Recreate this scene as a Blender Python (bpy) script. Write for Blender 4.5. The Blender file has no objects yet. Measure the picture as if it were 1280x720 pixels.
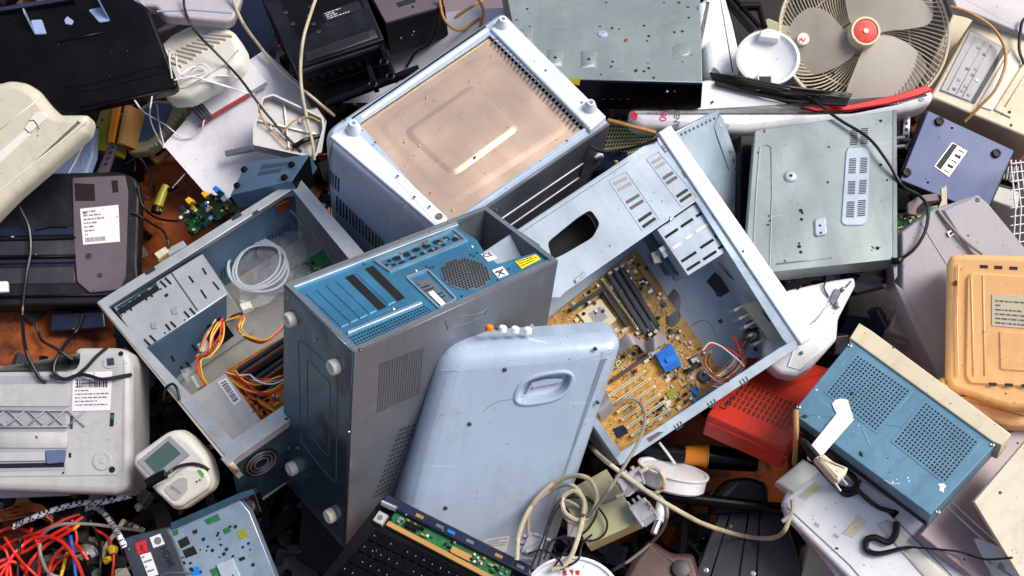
import bpy, bmesh, math, random
from mathutils import Vector as V, Matrix
from mathutils.geometry import tessellate_polygon
random.seed(7)
SC = bpy.context.scene
COL = SC.collection
R = math.radians
# ---------------------------------------------------------------- camera
PITCH = R(30); FPX = 1545.0
FW = V((0, math.sin(PITCH), -math.cos(PITCH))); UP = V((0, math.cos(PITCH), math.sin(PITCH))); RT = V((1, 0, 0))
CAM = V((0, 0, .3)) - FW*2.3
cd = bpy.data.cameras.new('camera'); cam = bpy.data.objects.new('camera', cd); COL.objects.link(cam)
cam.location = CAM; cam.rotation_euler = (PITCH, 0, 0)
cd.sensor_width = 36; cd.lens = FPX/1280*36; cd.clip_end = 200; cd.clip_start = .05
SC.camera = cam
def ray(px, py): return FW + RT*((px-640)/FPX) + UP*((360-py)/FPX)
def atz(px, py, z):
    d = ray(px, py); return CAM + d*((z-CAM.z)/d.z)
def lin(h):
    h = h.lstrip('#'); o = []
    for i in (0, 2, 4):
        c = int(h[i:i+2], 16)/255; o.append(c/12.92 if c <= .04045 else ((c+.055)/1.055)**2.4)
    return (*o, 1)
# ---------------------------------------------------------------- materials
MC = {}
def mat(name, col, rough=.5, metal=0., var=.12, dirt=.25, dcol='#4a4036', scale=9., bump=.15, scratch=.0, coat=0., alpha=1., trans=0., spec=.5, fine=220., stretch=None, wave=0., streak=0.):
    if name in MC: return MC[name]
    m = bpy.data.materials.new(name); m.use_nodes = True; MC[name] = m
    nt = m.node_tree; N = nt.nodes; L = nt.links; b = N['Principled BSDF']
    c = lin(col) if isinstance(col, str) else col
    tc = N.new('ShaderNodeTexCoord'); src = tc.outputs['Object']
    if stretch:
        mp = N.new('ShaderNodeMapping'); mp.inputs['Scale'].default_value = stretch; L.new(src, mp.inputs[0]); ssrc = mp.outputs[0]
    else: ssrc = src
    n1 = N.new('ShaderNodeTexNoise'); n1.inputs['Scale'].default_value = scale; n1.inputs['Detail'].default_value = 6; n1.inputs['Roughness'].default_value = .6; L.new(ssrc, n1.inputs[0])
    r1 = N.new('ShaderNodeMapRange'); r1.inputs[1].default_value = .3; r1.inputs[2].default_value = .7; r1.inputs[3].default_value = 1-var; r1.inputs[4].default_value = 1+var*.6; L.new(n1.outputs[0], r1.inputs[0])
    mx = N.new('ShaderNodeMix'); mx.data_type = 'RGBA'; mx.blend_type = 'MULTIPLY'; mx.inputs[0].default_value = 1; mx.inputs[6].default_value = c; L.new(r1.outputs[0], mx.inputs[7])
    out = mx.outputs[2]
    if dirt > 0:
        n2 = N.new('ShaderNodeTexNoise'); n2.inputs['Scale'].default_value = scale*1.7; n2.inputs['Detail'].default_value = 10; n2.inputs['Roughness'].default_value = .72; L.new(src, n2.inputs[0])
        r2 = N.new('ShaderNodeMapRange'); r2.inputs[1].default_value = .52; r2.inputs[2].default_value = .78; r2.inputs[4].default_value = dirt; L.new(n2.outputs[0], r2.inputs[0])
        md = N.new('ShaderNodeMix'); md.data_type = 'RGBA'; md.inputs[7].default_value = lin(dcol); L.new(r2.outputs[0], md.inputs[0]); L.new(out, md.inputs[6]); out = md.outputs[2]
        # specks
        n3 = N.new('ShaderNodeTexNoise'); n3.inputs['Scale'].default_value = scale*16; n3.inputs['Detail'].default_value = 3; L.new(src, n3.inputs[0])
        r3 = N.new('ShaderNodeMapRange'); r3.inputs[1].default_value = .69; r3.inputs[2].default_value = .74; r3.inputs[4].default_value = min(1, dirt*.7); L.new(n3.outputs[0], r3.inputs[0])
        me = N.new('ShaderNodeMix'); me.data_type = 'RGBA'; me.inputs[7].default_value = lin(dcol); L.new(r3.outputs[0], me.inputs[0]); L.new(out, me.inputs[6]); out = me.outputs[2]
    if scratch > 0:
        for k, rz in ((0, .6), (1, 2.0)):
            mp = N.new('ShaderNodeMapping'); mp.inputs['Scale'].default_value = (6, 260, 6); mp.inputs['Rotation'].default_value = (0, 0, rz); L.new(src, mp.inputs[0])
            ns = N.new('ShaderNodeTexNoise'); ns.inputs['Scale'].default_value = 1; ns.inputs['Detail'].default_value = 2; L.new(mp.outputs[0], ns.inputs[0])
            rs = N.new('ShaderNodeMapRange'); rs.inputs[1].default_value = .7; rs.inputs[2].default_value = .76; rs.inputs[4].default_value = scratch; L.new(ns.outputs[0], rs.inputs[0])
            ms = N.new('ShaderNodeMix'); ms.data_type = 'RGBA'; lc = [min(1, x*1.5+.12) for x in c[:3]]; ms.inputs[7].default_value = (*lc, 1); L.new(rs.outputs[0], ms.inputs[0]); L.new(out, ms.inputs[6]); out = ms.outputs[2]
    if streak > 0:
        mp = N.new('ShaderNodeMapping'); mp.inputs['Scale'].default_value = (38, 2.2, 8); mp.inputs['Rotation'].default_value = (0, 0, .25); L.new(src, mp.inputs[0])
        ns = N.new('ShaderNodeTexNoise'); ns.inputs['Scale'].default_value = 1; ns.inputs['Detail'].default_value = 5; L.new(mp.outputs[0], ns.inputs[0])
        rs = N.new('ShaderNodeMapRange'); rs.inputs[1].default_value = .5; rs.inputs[2].default_value = .8; rs.inputs[4].default_value = streak; L.new(ns.outputs[0], rs.inputs[0])
        ms = N.new('ShaderNodeMix'); ms.data_type = 'RGBA'; ms.inputs[7].default_value = lin(dcol); L.new(rs.outputs[0], ms.inputs[0]); L.new(out, ms.inputs[6]); out = ms.outputs[2]
    L.new(out, b.inputs['Base Color'])
    rr = N.new('ShaderNodeMapRange'); rr.inputs[1].default_value = .3; rr.inputs[2].default_value = .7; rr.inputs[3].default_value = max(.03, rough-.1); rr.inputs[4].default_value = min(1, rough+.14); L.new(n1.outputs[0], rr.inputs[0]); L.new(rr.outputs[0], b.inputs['Roughness'])
    b.inputs['Metallic'].default_value = metal; b.inputs['Specular IOR Level'].default_value = spec
    if coat: b.inputs['Coat Weight'].default_value = coat; b.inputs['Coat Roughness'].default_value = .12
    if bump:
        nb = N.new('ShaderNodeTexNoise'); nb.inputs['Scale'].default_value = fine; nb.inputs['Detail'].default_value = 4; L.new(src, nb.inputs[0])
        ad = N.new('ShaderNodeMath'); ad.operation = 'MULTIPLY_ADD'; ad.inputs[1].default_value = 6.; L.new(n1.outputs[0], ad.inputs[0]); L.new(nb.outputs[0], ad.inputs[2])
        bp = N.new('ShaderNodeBump'); bp.inputs['Strength'].default_value = bump; bp.inputs['Distance'].default_value = .0012; L.new(ad.outputs[0], bp.inputs['Height']); L.new(bp.outputs[0], b.inputs['Normal'])
        if wave:
            nw = N.new('ShaderNodeTexNoise'); nw.inputs['Scale'].default_value = 5.5; nw.inputs['Detail'].default_value = 1.5; L.new(src, nw.inputs[0])
            bw = N.new('ShaderNodeBump'); bw.inputs['Strength'].default_value = 1; bw.inputs['Distance'].default_value = wave; L.new(nw.outputs[0], bw.inputs['Height']); L.new(bw.outputs[0], bp.inputs['Normal'])
    if alpha < 1: b.inputs['Alpha'].default_value = alpha
    if trans: b.inputs['Transmission Weight'].default_value = trans; b.inputs['IOR'].default_value = 1.2
    return m
# ---------------------------------------------------------------- frames
class Fr:
    """a plane in space: origin O, axes X, Y and normal N; L() measures where a photo pixel falls on it"""
    def __init__(s, O, X, N):
        s.O = O.copy(); s.N = N.normalized(); s.X = (X - s.N*X.dot(s.N)).normalized(); s.Y = s.N.cross(s.X)
    def P(s, px, py, h=0.):
        d = ray(px, py); t = ((s.O-CAM).dot(s.N)+h)/d.dot(s.N); p = CAM+d*t-s.O
        return (p.dot(s.X), p.dot(s.Y))
    def L(s, pts, h=0.): return [s.P(x, y, h) for x, y in pts]
    def W(s, x, y, h=0.): return s.O+s.X*x+s.Y*y+s.N*h
    def M(s, h=0.): 
        m = Matrix((s.X, s.Y, s.N)).transposed().to_4x4(); m.translation = s.O+s.N*h; return m
def frame(quad, z, W=None, n0=(0, 0), reg=.04, ww=1.5, fix=None):
    """frame of a rectangular face seen as quad (O,U,UV,V); z is the height of its centre; W the lower end of the edge going down from O"""
    cx = sum(p[0] for p in quad)/len(quad); cy = sum(p[1] for p in quad)/len(quad)
    A = atz(cx, cy, z); rays = [ray(*p) for p in quad]
    def nrm(a, b): return V((a, b, 1)).normalized()
    def cost(a, b):
        n = nrm(a, b); k = (A-CAM).dot(n); P = []
        for d in rays:
            q = d.dot(n)
            if q > -.12: return 1e9
            P.append(CAM+d*(k/q))
        c = 0; m = len(P)
        for i in range(m):
            e1 = (P[(i+1) % m]-P[i]).normalized(); e2 = (P[i-1]-P[i]).normalized(); c += e1.dot(e2)**2
        if W:
            q = P[0]-n*.1; r = q-CAM; zc = r.dot(FW); x = 640+FPX*r.dot(RT)/zc; y = 360-FPX*r.dot(UP)/zc
            dx, dy = x-quad[0][0], y-quad[0][1]; ex, ey = W[0]-quad[0][0], W[1]-quad[0][1]
            l = math.hypot(dx, dy)*math.hypot(ex, ey)
            if l > 0: c += ww*(1-(dx*ex+dy*ey)/l)*4
        return c + reg*((a-n0[0])**2+(b-n0[1])**2)
    if fix: best = (0, *fix)
    else:
        best = min((cost(a*.13+n0[0], b*.13+n0[1]), a*.13+n0[0], b*.13+n0[1]) for a in range(-9, 10) for b in range(-9, 10))
        st = .06
        while st > .002:
            c, a, b = best; best = min([best]+[(cost(a+i*st, b+j*st), a+i*st, b+j*st) for i in (-1, 0, 1) for j in (-1, 0, 1)])
            if best[0] == c: st /= 2
    n = nrm(best[1], best[2]); k = (A-CAM).dot(n)
    P = [CAM+d*(k/d.dot(n)) for d in rays]
    f = Fr(A, P[1]-P[0], n)
    f.dims = ((P[1]-P[0]).length, (P[-1]-P[0]).length)
    if DEBUG: print('FRAME', quad[0], 'n=(%.2f,%.2f)' % best[1:], 'dims %.3f %.3f' % f.dims, 'cost %.3f' % best[0], 'zmin %.2f zmax %.2f' % (min(p.z for p in P), max(p.z for p in P)))
    return f
DEBUG = False
def lerp2(a, b, t): return (a[0]+(b[0]-a[0])*t, a[1]+(b[1]-a[1])*t)
def bil(q, u, v):
    return lerp2(lerp2(q[0], q[1], u), lerp2(q[3], q[2], u), v)
def area(p): return sum(p[i-1][0]*p[i][1]-p[i][0]*p[i-1][1] for i in range(len(p)))/2
def rnd(pts, r, n=4):
    """round the corners of a polygon"""
    o = []; m = len(pts)
    for i in range(m):
        p0, p1, p2 = V(pts[i-1]), V(pts[i]), V(pts[(i+1) % m]); rr = r[i] if isinstance(r, (list, tuple)) else r
        a = p0-p1; b = p2-p1; k = min(rr, a.length*.45, b.length*.45)
        if k < 1e-5: o.append(tuple(p1)); continue
        A = p1+a.normalized()*k; B = p1+b.normalized()*k
        for j in range(n+1):
            t = j/n; o.append(tuple(A*(1-t)**2+p1*2*t*(1-t)+B*t*t))
    return o
def inset(pts, d):
    m = len(pts); s = 1 if area(pts) > 0 else -1; o = []
    for i in range(m):
        a, b, c = V(pts[i-1]), V(pts[i]), V(pts[(i+1) % m]); e1 = (b-a); e2 = (c-b)
        if e1.length < 1e-9 or e2.length < 1e-9: o.append(tuple(b)); continue
        e1.normalize(); e2.normalize()
        n1 = V((-e1.y, e1.x)); n2 = V((-e2.y, e2.x)); n = n1+n2
        if n.length < 1e-6: n = n1.copy()
        n.normalize(); k = d/max(.45, n.dot(n1)); o.append(tuple(b+n*k*s))
    return o
def circ(x, y, r, n=24, ry=None, a0=0): return [(x+r*math.cos(a0+2*math.pi*i/n), y+(ry or r)*math.sin(a0+2*math.pi*i/n)) for i in range(n)]
def spline(pts, n=8, closed=False):
    P = [V(p) for p in pts]; m = len(P); o = []
    for i in range(m if closed else m-1):
        p0 = P[(i-1) % m] if closed or i > 0 else P[0]*2-P[1]; p1 = P[i]; p2 = P[(i+1) % m]; p3 = P[(i+2) % m] if closed or i < m-2 else P[-1]*2-P[-2]
        for j in range(n):
            t = j/n; o.append(.5*((2*p1)+(p2-p0)*t+(2*p0-5*p1+4*p2-p3)*t*t+(3*p1-p0-3*p2+p3)*t**3))
    if not closed: o.append(P[-1])
    return o
class MB:
    def __init__(s): s.v = []; s.f = []; s.m = []
    def add(s, vs, fs, mi=0):
        k = len(s.v); s.v += [tuple(x) for x in vs]; s.f += [tuple(i+k for i in f) for f in fs]; s.m += [mi]*len(fs); return s
    def loops(s, L, mi=0, cap0=True, cap1=True):
        n = len(L[0]); vs = [p for l in L for p in l]; fs = []
        for a in range(len(L)-1):
            for i in range(n):
                j = (i+1) % n; fs.append((a*n+i, a*n+j, (a+1)*n+j, (a+1)*n+i))
        if cap0: fs.append(tuple(range(n))[::-1])
        if cap1: fs.append(tuple((len(L)-1)*n+i for i in range(n)))
        return s.add(vs, fs, mi)
    def prism(s, pts, h0, h1, c=None, mi=0):
        if h1 < h0: h0, h1 = h1, h0
        if c is None: c = .0012 if h1-h0 > .004 else 0
        if c: 
            q = inset(pts, c); return s.loops([[(x, y, h0) for x, y in pts], [(x, y, h1-c) for x, y in pts], [(x, y, h1) for x, y in q]], mi)
        return s.loops([[(x, y, h0) for x, y in pts], [(x, y, h1) for x, y in pts]], mi)
    def soft(s, pts, h0, h1, r, n=4, mi=0, both=False):
        L = []
        if both:
            for k in range(n+1):
                a = math.pi/2*k/n; q = inset(pts, r*(1-math.sin(a))); z = h0+r*(1-math.cos(a)); L.append([(x, y, z) for x, y in q])
        else: L.append([(x, y, h0) for x, y in pts])
        for k in range(n+1):
            a = math.pi/2*k/n; q = inset(pts, r*(1-math.cos(a))) if k else pts; z = h1-r+r*math.sin(a); L.append([(x, y, z) for x, y in q])
        return s.loops(L, mi)
    def plate(s, outer, holes, h0, h1, mi=0):
        rings = [outer]+list(holes); fl = [p for r_ in rings for p in r_]
        tr = tessellate_polygon([[V((x, y, 0)) for x, y in r_] for r_ in rings]); n = len(fl)
        vs = [(x, y, h1) for x, y in fl]+[(x, y, h0) for x, y in fl]; fs = [tuple(t) for t in tr]+[tuple(i+n for i in t[::-1]) for t in tr]; k = 0
        for r_ in rings:
            m = len(r_)
            for i in range(m): j = (i+1) % m; fs.append((k+i, k+j, n+k+j, n+k+i))
            k += m
        return s.add(vs, fs, mi)
    def shell(s, pts, t, h0, h1, mi=0):   # open-topped ring wall of thickness t
        return s.plate(pts, [inset(pts, t)], h0, h1, mi)
    def flat(s, pts, h, mi=0): return s.add([(x, y, h) for x, y in pts], [tuple(range(len(pts)))], mi)
    def bx(s, x0, x1, y0, y1, z0, z1, c=0, mi=0): return s.prism([(x0, y0), (x1, y0), (x1, y1), (x0, y1)], z0, z1, c, mi)
    def tube(s, pts, r, n=8, closed=False, mi=0, cap=True):
        P = [V(p) for p in pts]; m = len(P); L = []
        up = None
        for i in range(m):
            if closed: t = P[(i+1) % m]-P[i-1]
            else: t = P[min(i+1, m-1)]-P[max(i-1, 0)]
            if t.length < 1e-9: t = V((1, 0, 0))
            t.normalize()
            if up is None: up = V((0, 0, 1)) if abs(t.z) < .9 else V((1, 0, 0))
            a = up-t*up.dot(t)
            if a.length < 1e-6: a = t.orthogonal()
            a.normalize(); up = a; b = t.cross(a); rr = r(i/(m-1)) if callable(r) else r
            L.append([tuple(P[i]+(a*math.cos(2*math.pi*k/n)+b*math.sin(2*math.pi*k/n))*rr) for k in range(n)])
        if closed: L.append(L[0]); return s.loops(L, mi, False, False)
        return s.loops(L, mi, cap, cap)
    def lathe(s, x, y, prof, n=28, mi=0, sq=1.):   # prof: (radius, height) from bottom to top, around the local z axis
        return s.loops([[(x+r_*math.cos(2*math.pi*i/n), y+r_*sq*math.sin(2*math.pi*i/n), z) for i in range(n)] for r_, z in prof], mi)
    def cyl(s, p, q, r, n=16, mi=0, r2=None):
        p, q = V(p), V(q); return s.tube([p, q], (lambda t: r+(r2-r)*t) if r2 is not None else r, n, mi=mi)
    def build(s, name, mats, parent=None, M=None, loc=None, smooth=True, ang=38):
        me = bpy.data.meshes.new(name); me.from_pydata(s.v, [], s.f)
        mats = mats if isinstance(mats, (list, tuple)) else [mats]
        for m in mats: me.materials.append(m)
        if len(mats) > 1: me.polygons.foreach_set('material_index', s.m)
        bm = bmesh.new(); bm.from_mesh(me); bmesh.ops.recalc_face_normals(bm, faces=bm.faces); bm.to_mesh(me); bm.free()
        if smooth:
            me.polygons.foreach_set('use_smooth', [True]*len(me.polygons)); me.set_sharp_from_angle(angle=R(ang))
            for p in me.polygons:
                if len(p.vertices) > 4 or p.area > .004: p.use_smooth = False
        o = bpy.data.objects.new(name, me); COL.objects.link(o)
        if parent is not None:
            o.parent = parent
            if parent.type == 'EMPTY': o.location = (0, 0, parent.get('_lift', 0))
        elif M is not None: o.matrix_world = M
        if loc is not None: o.location = loc
        return o
def tag(o, label, cat, group=None, kind=None):
    if label: o['label'] = label
    if cat: o['category'] = cat
    if group: o['group'] = group
    if kind: o['kind'] = kind
    return o
class Thing:
    """an Empty at the base of a thing; its parts are meshes in the frame's coordinates"""
    def __init__(s, name, label, cat, f, base=0., group=None):
        s.f = f; s.e = bpy.data.objects.new(name, None); COL.objects.link(s.e); s.e.empty_display_size = .05
        s.e.matrix_world = f.M(-abs(base)); s.lift = abs(base); tag(s.e, label, cat, group)
    def part(s, name, mb, m, parent=None, label=None):
        o = mb.build(name, m, None); o.parent = parent or s.e
        if parent is None: o.location = (0, 0, s.lift)
        if label: o['label'] = label
        return o
def solo(name, label, cat, f, mb, m, group=None, base=0.):
    """a thing that is one mesh"""
    mb.v = [(x, y, z+abs(base)) for x, y, z in mb.v]
    o = mb.build(name, m, None, M=f.M(-abs(base))); tag(o, label, cat, group); return o
def slots(mb, f, q, nu, nv, fu=.6, fv=.6, h=.0006, n=4, jit=0, mask=None, mi=0, pad=0):
    """a grid of small marks over a photo quad: rectangles (n=4) or discs"""
    for i in range(nu):
        for j in range(nv):
            if mask and not mask((i+.5)/nu, (j+.5)/nv): continue
            u, v = (i+.5)/nu, (j+.5)/nv
            if n == 4: c = [bil(q, u+a*fu/2/nu, v+b*fv/2/nv) for a, b in ((-1, -1), (1, -1), (1, 1), (-1, 1))]
            else: c = [bil(q, u+fu/2/nu*math.cos(2*math.pi*k/n), v+fv/2/nv*math.sin(2*math.pi*k/n)) for k in range(n)]
            mb.flat(f.L(c, h), h, mi)
    return mb
def seg(a, b, w):   # a bar in photo pixels from a to b, w wide
    d = V((b[0]-a[0], b[1]-a[1])).normalized(); n = V((-d.y, d.x))*w/2
    return [(a[0]+n.x, a[1]+n.y), (b[0]+n.x, b[1]+n.y), (b[0]-n.x, b[1]-n.y), (a[0]-n.x, a[1]-n.y)]
def pxr(f, px, py, h=0): # metres per photo pixel around there
    a = V(f.P(px, py, h)); b = V(f.P(px+10, py, h)); c = V(f.P(px, py+10, h)); return ((a-b).length+(a-c).length)/20
def writing(t, txt, a, b, hgt, h, m, parent=None, name='lettering', yflip=1, bold=.0, ex=.0002):
    """letters lying on the thing's face, from photo pixel a along the direction to b, hgt high in photo pixels"""
    cu = bpy.data.curves.new(name, 'FONT'); cu.body = txt; cu.size = 1; cu.align_x = 'LEFT'; cu.align_y = 'BOTTOM_BASELINE'; cu.offset = bold
    o = bpy.data.objects.new('tmp', cu); COL.objects.link(o); bpy.context.view_layer.update()
    me = bpy.data.meshes.new_from_object(o.evaluated_get(bpy.context.evaluated_depsgraph_get())); bpy.data.objects.remove(o)
    f = t.f; A = V(f.P(*a, h)); B = V(f.P(*b, h)); X = (B-A).normalized(); Y = V((-X.y, X.x))*yflip
    xs = [v.co.x for v in me.vertices]; w = max(xs)-min(xs); kx = (B-A).length/w; ky = hgt*pxr(f, *a)/.72
    for v in me.vertices: 
        p = A+X*(v.co.x-min(xs))*kx+Y*v.co.y*ky; v.co = (p.x, p.y, h)
    me.name = name; me.materials.clear(); me.materials.append(m)
    o = bpy.data.objects.new(name, me); COL.objects.link(o); o.parent = parent or t.e
    if parent is None: o.location = (0, 0, t.lift)
    return o
def sticker(t, q, h, m, ink=None, rows=5, bar=True, parent=None, seed=1, name='label_sticker', title=None):
    f = t.f; o = t.part(name, MB().prism(f.L(q, h), h-.0006, h+.0004, 0), m, parent)
    if ink:
        rg = random.Random(seed); mb = MB()
        for k in range(rows):
            v = .08+.84*k/rows; u = .07
            if bar and k == rows-1:
                while u < .6:
                    w = rg.uniform(.006, .02); mb.flat(f.L([bil(q, u+a*w, v+b*.12) for a, b in ((0, 0), (1, 0), (1, 1), (0, 1))], h+.0008), h+.0008); u += w*rg.uniform(1.4, 2.4)
                break
            while u < .9:
                w = min(rg.uniform(.02, .13), .93-u)
                mb.flat(f.L([bil(q, u+a*w, v+b*.3/rows) for a, b in ((0, 0), (1, 0), (1, 1), (0, 1))], h+.0008), h+.0008); u += w+.025
                if rg.random() < .12: break
        t.part('print', mb, ink, o)
    return o
# ---------------------------------------------------------------- materials
def c3(*a): return (*a, 1)
M_ = dict(
 white=mat('white_plastic', '#e4e7ec', .35, 0, .06, .3, '#857c6c', 7, .12, streak=.15),
 offwhite=mat('off_white_plastic', '#dcdbd2', .42, 0, .08, .3, '#7b705e', 8, .15),
 cream=mat('cream_plastic', '#dccfb4', .45, 0, .1, .5, '#7a6848', 7, .15, streak=.25),
 beige=mat('aged_beige_plastic', '#c4bfae', .5, 0, .1, .5, '#72654c', 6, .15, streak=.25),
 palegrey=mat('pale_grey_plastic', '#b0b1b3', .42, 0, .1, .4, '#5f574d', 7, .15, .15, streak=.25),
 greyp=mat('grey_plastic', '#9a9aa2', .45, 0, .1, .35, '#4c443c', 8, .15),
 lav=mat('lavender_plastic', '#a19fa8', .4, 0, .1, .3, '#665f66', 6, .12, .15, streak=.2),
 violet=mat('violet_blue_metal', '#56648c', .45, .1, .1, .3, '#3b3c4a', 6, .12, .25),
 black=mat('black_plastic', '#08080b', .36, 0, .3, .1, '#22201e', 10, .2, spec=.22),
 blackg=mat('glossy_black_plastic', '#050609', .25, 0, .3, .05, '#1c1b1a', 10, .08, spec=.16),
 blackd=mat('dusty_black_plastic', '#101119', .5, 0, .6, .5, '#3a3d50', 11, .3, spec=.3),
 charc=mat('charcoal_plastic', '#2a2934', .42, 0, .25, .4, '#5d5650', 9, .2),
 mauve=mat('dusty_mauve_plastic', '#5c515b', .5, 0, .2, .45, '#4a3f38', 7, .25),
 steel=mat('pale_blue_galvanised_steel', '#9aaebf', .34, .55, .14, .35, '#5b5a54', 9, .12, .35, wave=.012, streak=.2),
 steelw=mat('pale_painted_steel', '#a6b6c6', .42, .25, .1, .35, '#6a655a', 8, .1, .3, wave=.01, streak=.22),
 steelb=mat('blue_tinted_steel', '#4788ae', .28, .55, .25, .3, '#26384a', 10, .1, .4, wave=.01),
 steelt=mat('dark_teal_steel', '#4a6e80', .26, .65, .4, .3, '#1e2d38', 6, .15, .35, wave=.02, streak=.3),
 gsteel=mat('grey_painted_steel', '#7c828b', .34, .45, .12, .3, '#43403d', 8, .1, .4, wave=.008, streak=.25),
 gsteel2=mat('greenish_grey_steel', '#8d9a9c', .4, .35, .1, .35, '#565a50', 7, .12, .35, wave=.012, streak=.2),
 dsteel=mat('dark_steel', '#565c66', .35, .7, .3, .3, '#22262b', 7, .15, .3),
 pink=mat('bare_warm_metal_plate', '#d2b8a4', .27, .6, .1, .3, '#85705f', 5, .1, .35, wave=.016, streak=.2),
 shell=mat('pale_blue_enamel', '#abbfd6', .26, .08, .06, .38, '#6f6d66', 4, .08, .5, wave=.004, streak=.16),
 shellw=mat('white_enamel', '#d3dde6', .32, .05, .05, .3, '#807a6d', 5, .1, .25, streak=.2),
 void=mat('unlit_interior', '#050506', .8, 0, .1, 0, bump=0),
 ink=mat('black_print', '#141418', .6, 0, .1, 0, bump=0),
 greyink=mat('grey_print', '#6c6c72', .6, 0, .1, 0, bump=0),
 paper=mat('white_paper', '#d3d4de', .7, 0, .08, .5, '#8d7a5c', 6, .3),
 label=mat('label_paper', '#dcdce0', .55, 0, .05, .12, '#8a8275', 9, .05),
 red=mat('red_plastic', '#c0301e', .42, 0, .15, .6, '#5a241a', 7, .12, .2, streak=.25),
 redc=mat('red_enamel', '#d01c2c', .35, 0, .1, .1, '#7a2a22', 7, .05),
 orange=mat('orange_plastic', '#fbc484', .42, 0, .08, .4, '#9a6234', 6, .12, .2, streak=.25),
 oranged=mat('amber_plastic', '#e0861c', .4, 0, .1, .2, '#7a4512', 8, .1),
 bluebox=mat('steel_blue_paint', '#6490aa', .42, .15, .14, .55, '#4a5860', 9, .15, .45, wave=.005, streak=.3),
 rust=mat('rusty_soil', '#94481a', .8, 0, .6, 1.6, '#1c0e08', 11, .9, fine=90),
 pcb=mat('amber_circuit_board', '#c8963f', .38, 0, .45, .8, '#5e411c', 95, .3),
 pcbg=mat('green_circuit_board', '#1f6a3a', .4, 0, .3, .4, '#0f3a1f', 50, .3),
 gold=mat('gold_contacts', '#c9a458', .35, .6, .2, .1, bump=0),
 metal=mat('bright_metal', '#c8ccd0', .25, .9, .15, .1, bump=.05),
 chrome=mat('dull_chrome', '#9aa0a6', .3, .9, .2, .2, bump=.05),
 slot=mat('ivory_slot_plastic', '#d8cfae', .5, 0, .1, .1, bump=0),
 bslot=mat('dark_blue_plastic', '#1c2636', .4, 0, .1, .1, bump=0),
 flank=mat('weathered_grey_steel', '#757b84', .4, .55, .3, .4, '#33363b', 6, .12, .4, wave=.03, streak=.3),
 boardo=mat('orange_brown_board', '#b06a1c', .45, 0, .5, .8, '#3a2410', 60, .3),
 steell=mat('grey_galvanised_steel', '#bcc2c7', .36, .3, .14, .35, '#5b5a54', 9, .12, .35, wave=.012, streak=.2),
 wallb=mat('bluish_steel_lining', '#5d7c9a', .34, .45, .2, .35, '#39485a', 9, .1, .35, wave=.012),
 floorc=mat('warm_grey_steel', '#b1aea9', .34, .35, .14, .35, '#6d665a', 9, .12, .35, wave=.012, streak=.2),
 floorb=mat('pale_blue_steel_floor', '#c6d5e2', .4, .15, .1, .3, '#6a655a', 8, .1, .3, wave=.01, streak=.15),
 bluex=mat('anodised_blue', '#1c7fe0', .3, .2, .1, 0, bump=0),
 cblack=mat('black_cable_rubber', '#0a0a0d', .42, 0, .2, .1, '#3a3632', 20, .1),
 ccream=mat('cream_cable_rubber', '#bdb399', .42, 0, .15, .6, '#6f6048', 20, .1),
 cgrey=mat('grey_cable_rubber', '#8c8983', .45, 0, .1, .2, '#5a5348', 20, .1),
 cwhite=mat('white_cable_rubber', '#dfe0e4', .4, 0, .06, .15, '#8b857a', 20, .1),
 cred=mat('red_wire', '#d8271a', .38, 0, .15, .05, bump=0),
 cyel=mat('yellow_wire', '#e2b21c', .4, 0, .1, .05, bump=0),
 cora=mat('orange_wire', '#d8691a', .4, 0, .1, .05, bump=0),
 cblue=mat('blue_wire', '#1f52b8', .4, 0, .1, .05, bump=0),
 ccop=mat('copper_wire', '#8a4a22', .4, .5, .2, .05, bump=0),
 ctan=mat('tan_cord', '#b98b4e', .5, 0, .15, .15, bump=.1),
 yellow=mat('yellow_sticker', '#e9d21a', .5, 0, .05, .1, bump=0),
 olive=mat('olive_plastic', '#8d8c1c', .4, 0, .3, .3, '#3e3812', 12, .2),
 putty=mat('putty_green_casing', '#a9a883', .5, .0, .08, .25, '#5d5a40', 8, .15),
 lcd=mat('green_grey_display', '#4d6660', .18, 0, .1, .05, bump=0),
 clear=mat('clear_polythene', '#e8eef4', .16, 0, .05, 0, bump=.5, alpha=.2, fine=40),
 blade=mat('smoky_translucent_plastic', '#aaa49b', .35, 0, .14, .6, '#7d6a54', 9, .1, alpha=.62, streak=.2),
 brown=mat('brown_translucent_plastic', '#4c3430', .3, 0, .25, .3, '#241815', 8, .1),
 pinkg=mat('pinkish_grey_plastic', '#92828a', .42, 0, .12, .3, '#6e5a52', 6, .12),
 tape=mat('white_tape', '#eceef2', .4, 0, .04, .05, bump=.1),
 khaki=mat('pale_yellow_panel', '#c9c79c', .5, 0, .06, .2, '#7c7a5a', 6, .1),
 ltblue=mat('pale_periwinkle_plastic', '#8ba0c4', .4, 0, .08, .2, '#5a6680', 7, .1),
 dkblue=mat('navy_plastic', '#141d38', .35, 0, .2, .2, '#2c3550', 9, .1),
 ribbon=mat('grey_ribbon_cable', '#8f8c92', .45, 0, .08, .15, bump=.1),
 green=mat('green_lettering', '#5aa84a', .5, 0, .05, 0, bump=0),
 pinkink=mat('pink_lettering', '#d0507c', .5, 0, .05, 0, bump=0),
)
globals().update({'m_'+k: v for k, v in M_.items()})
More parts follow.
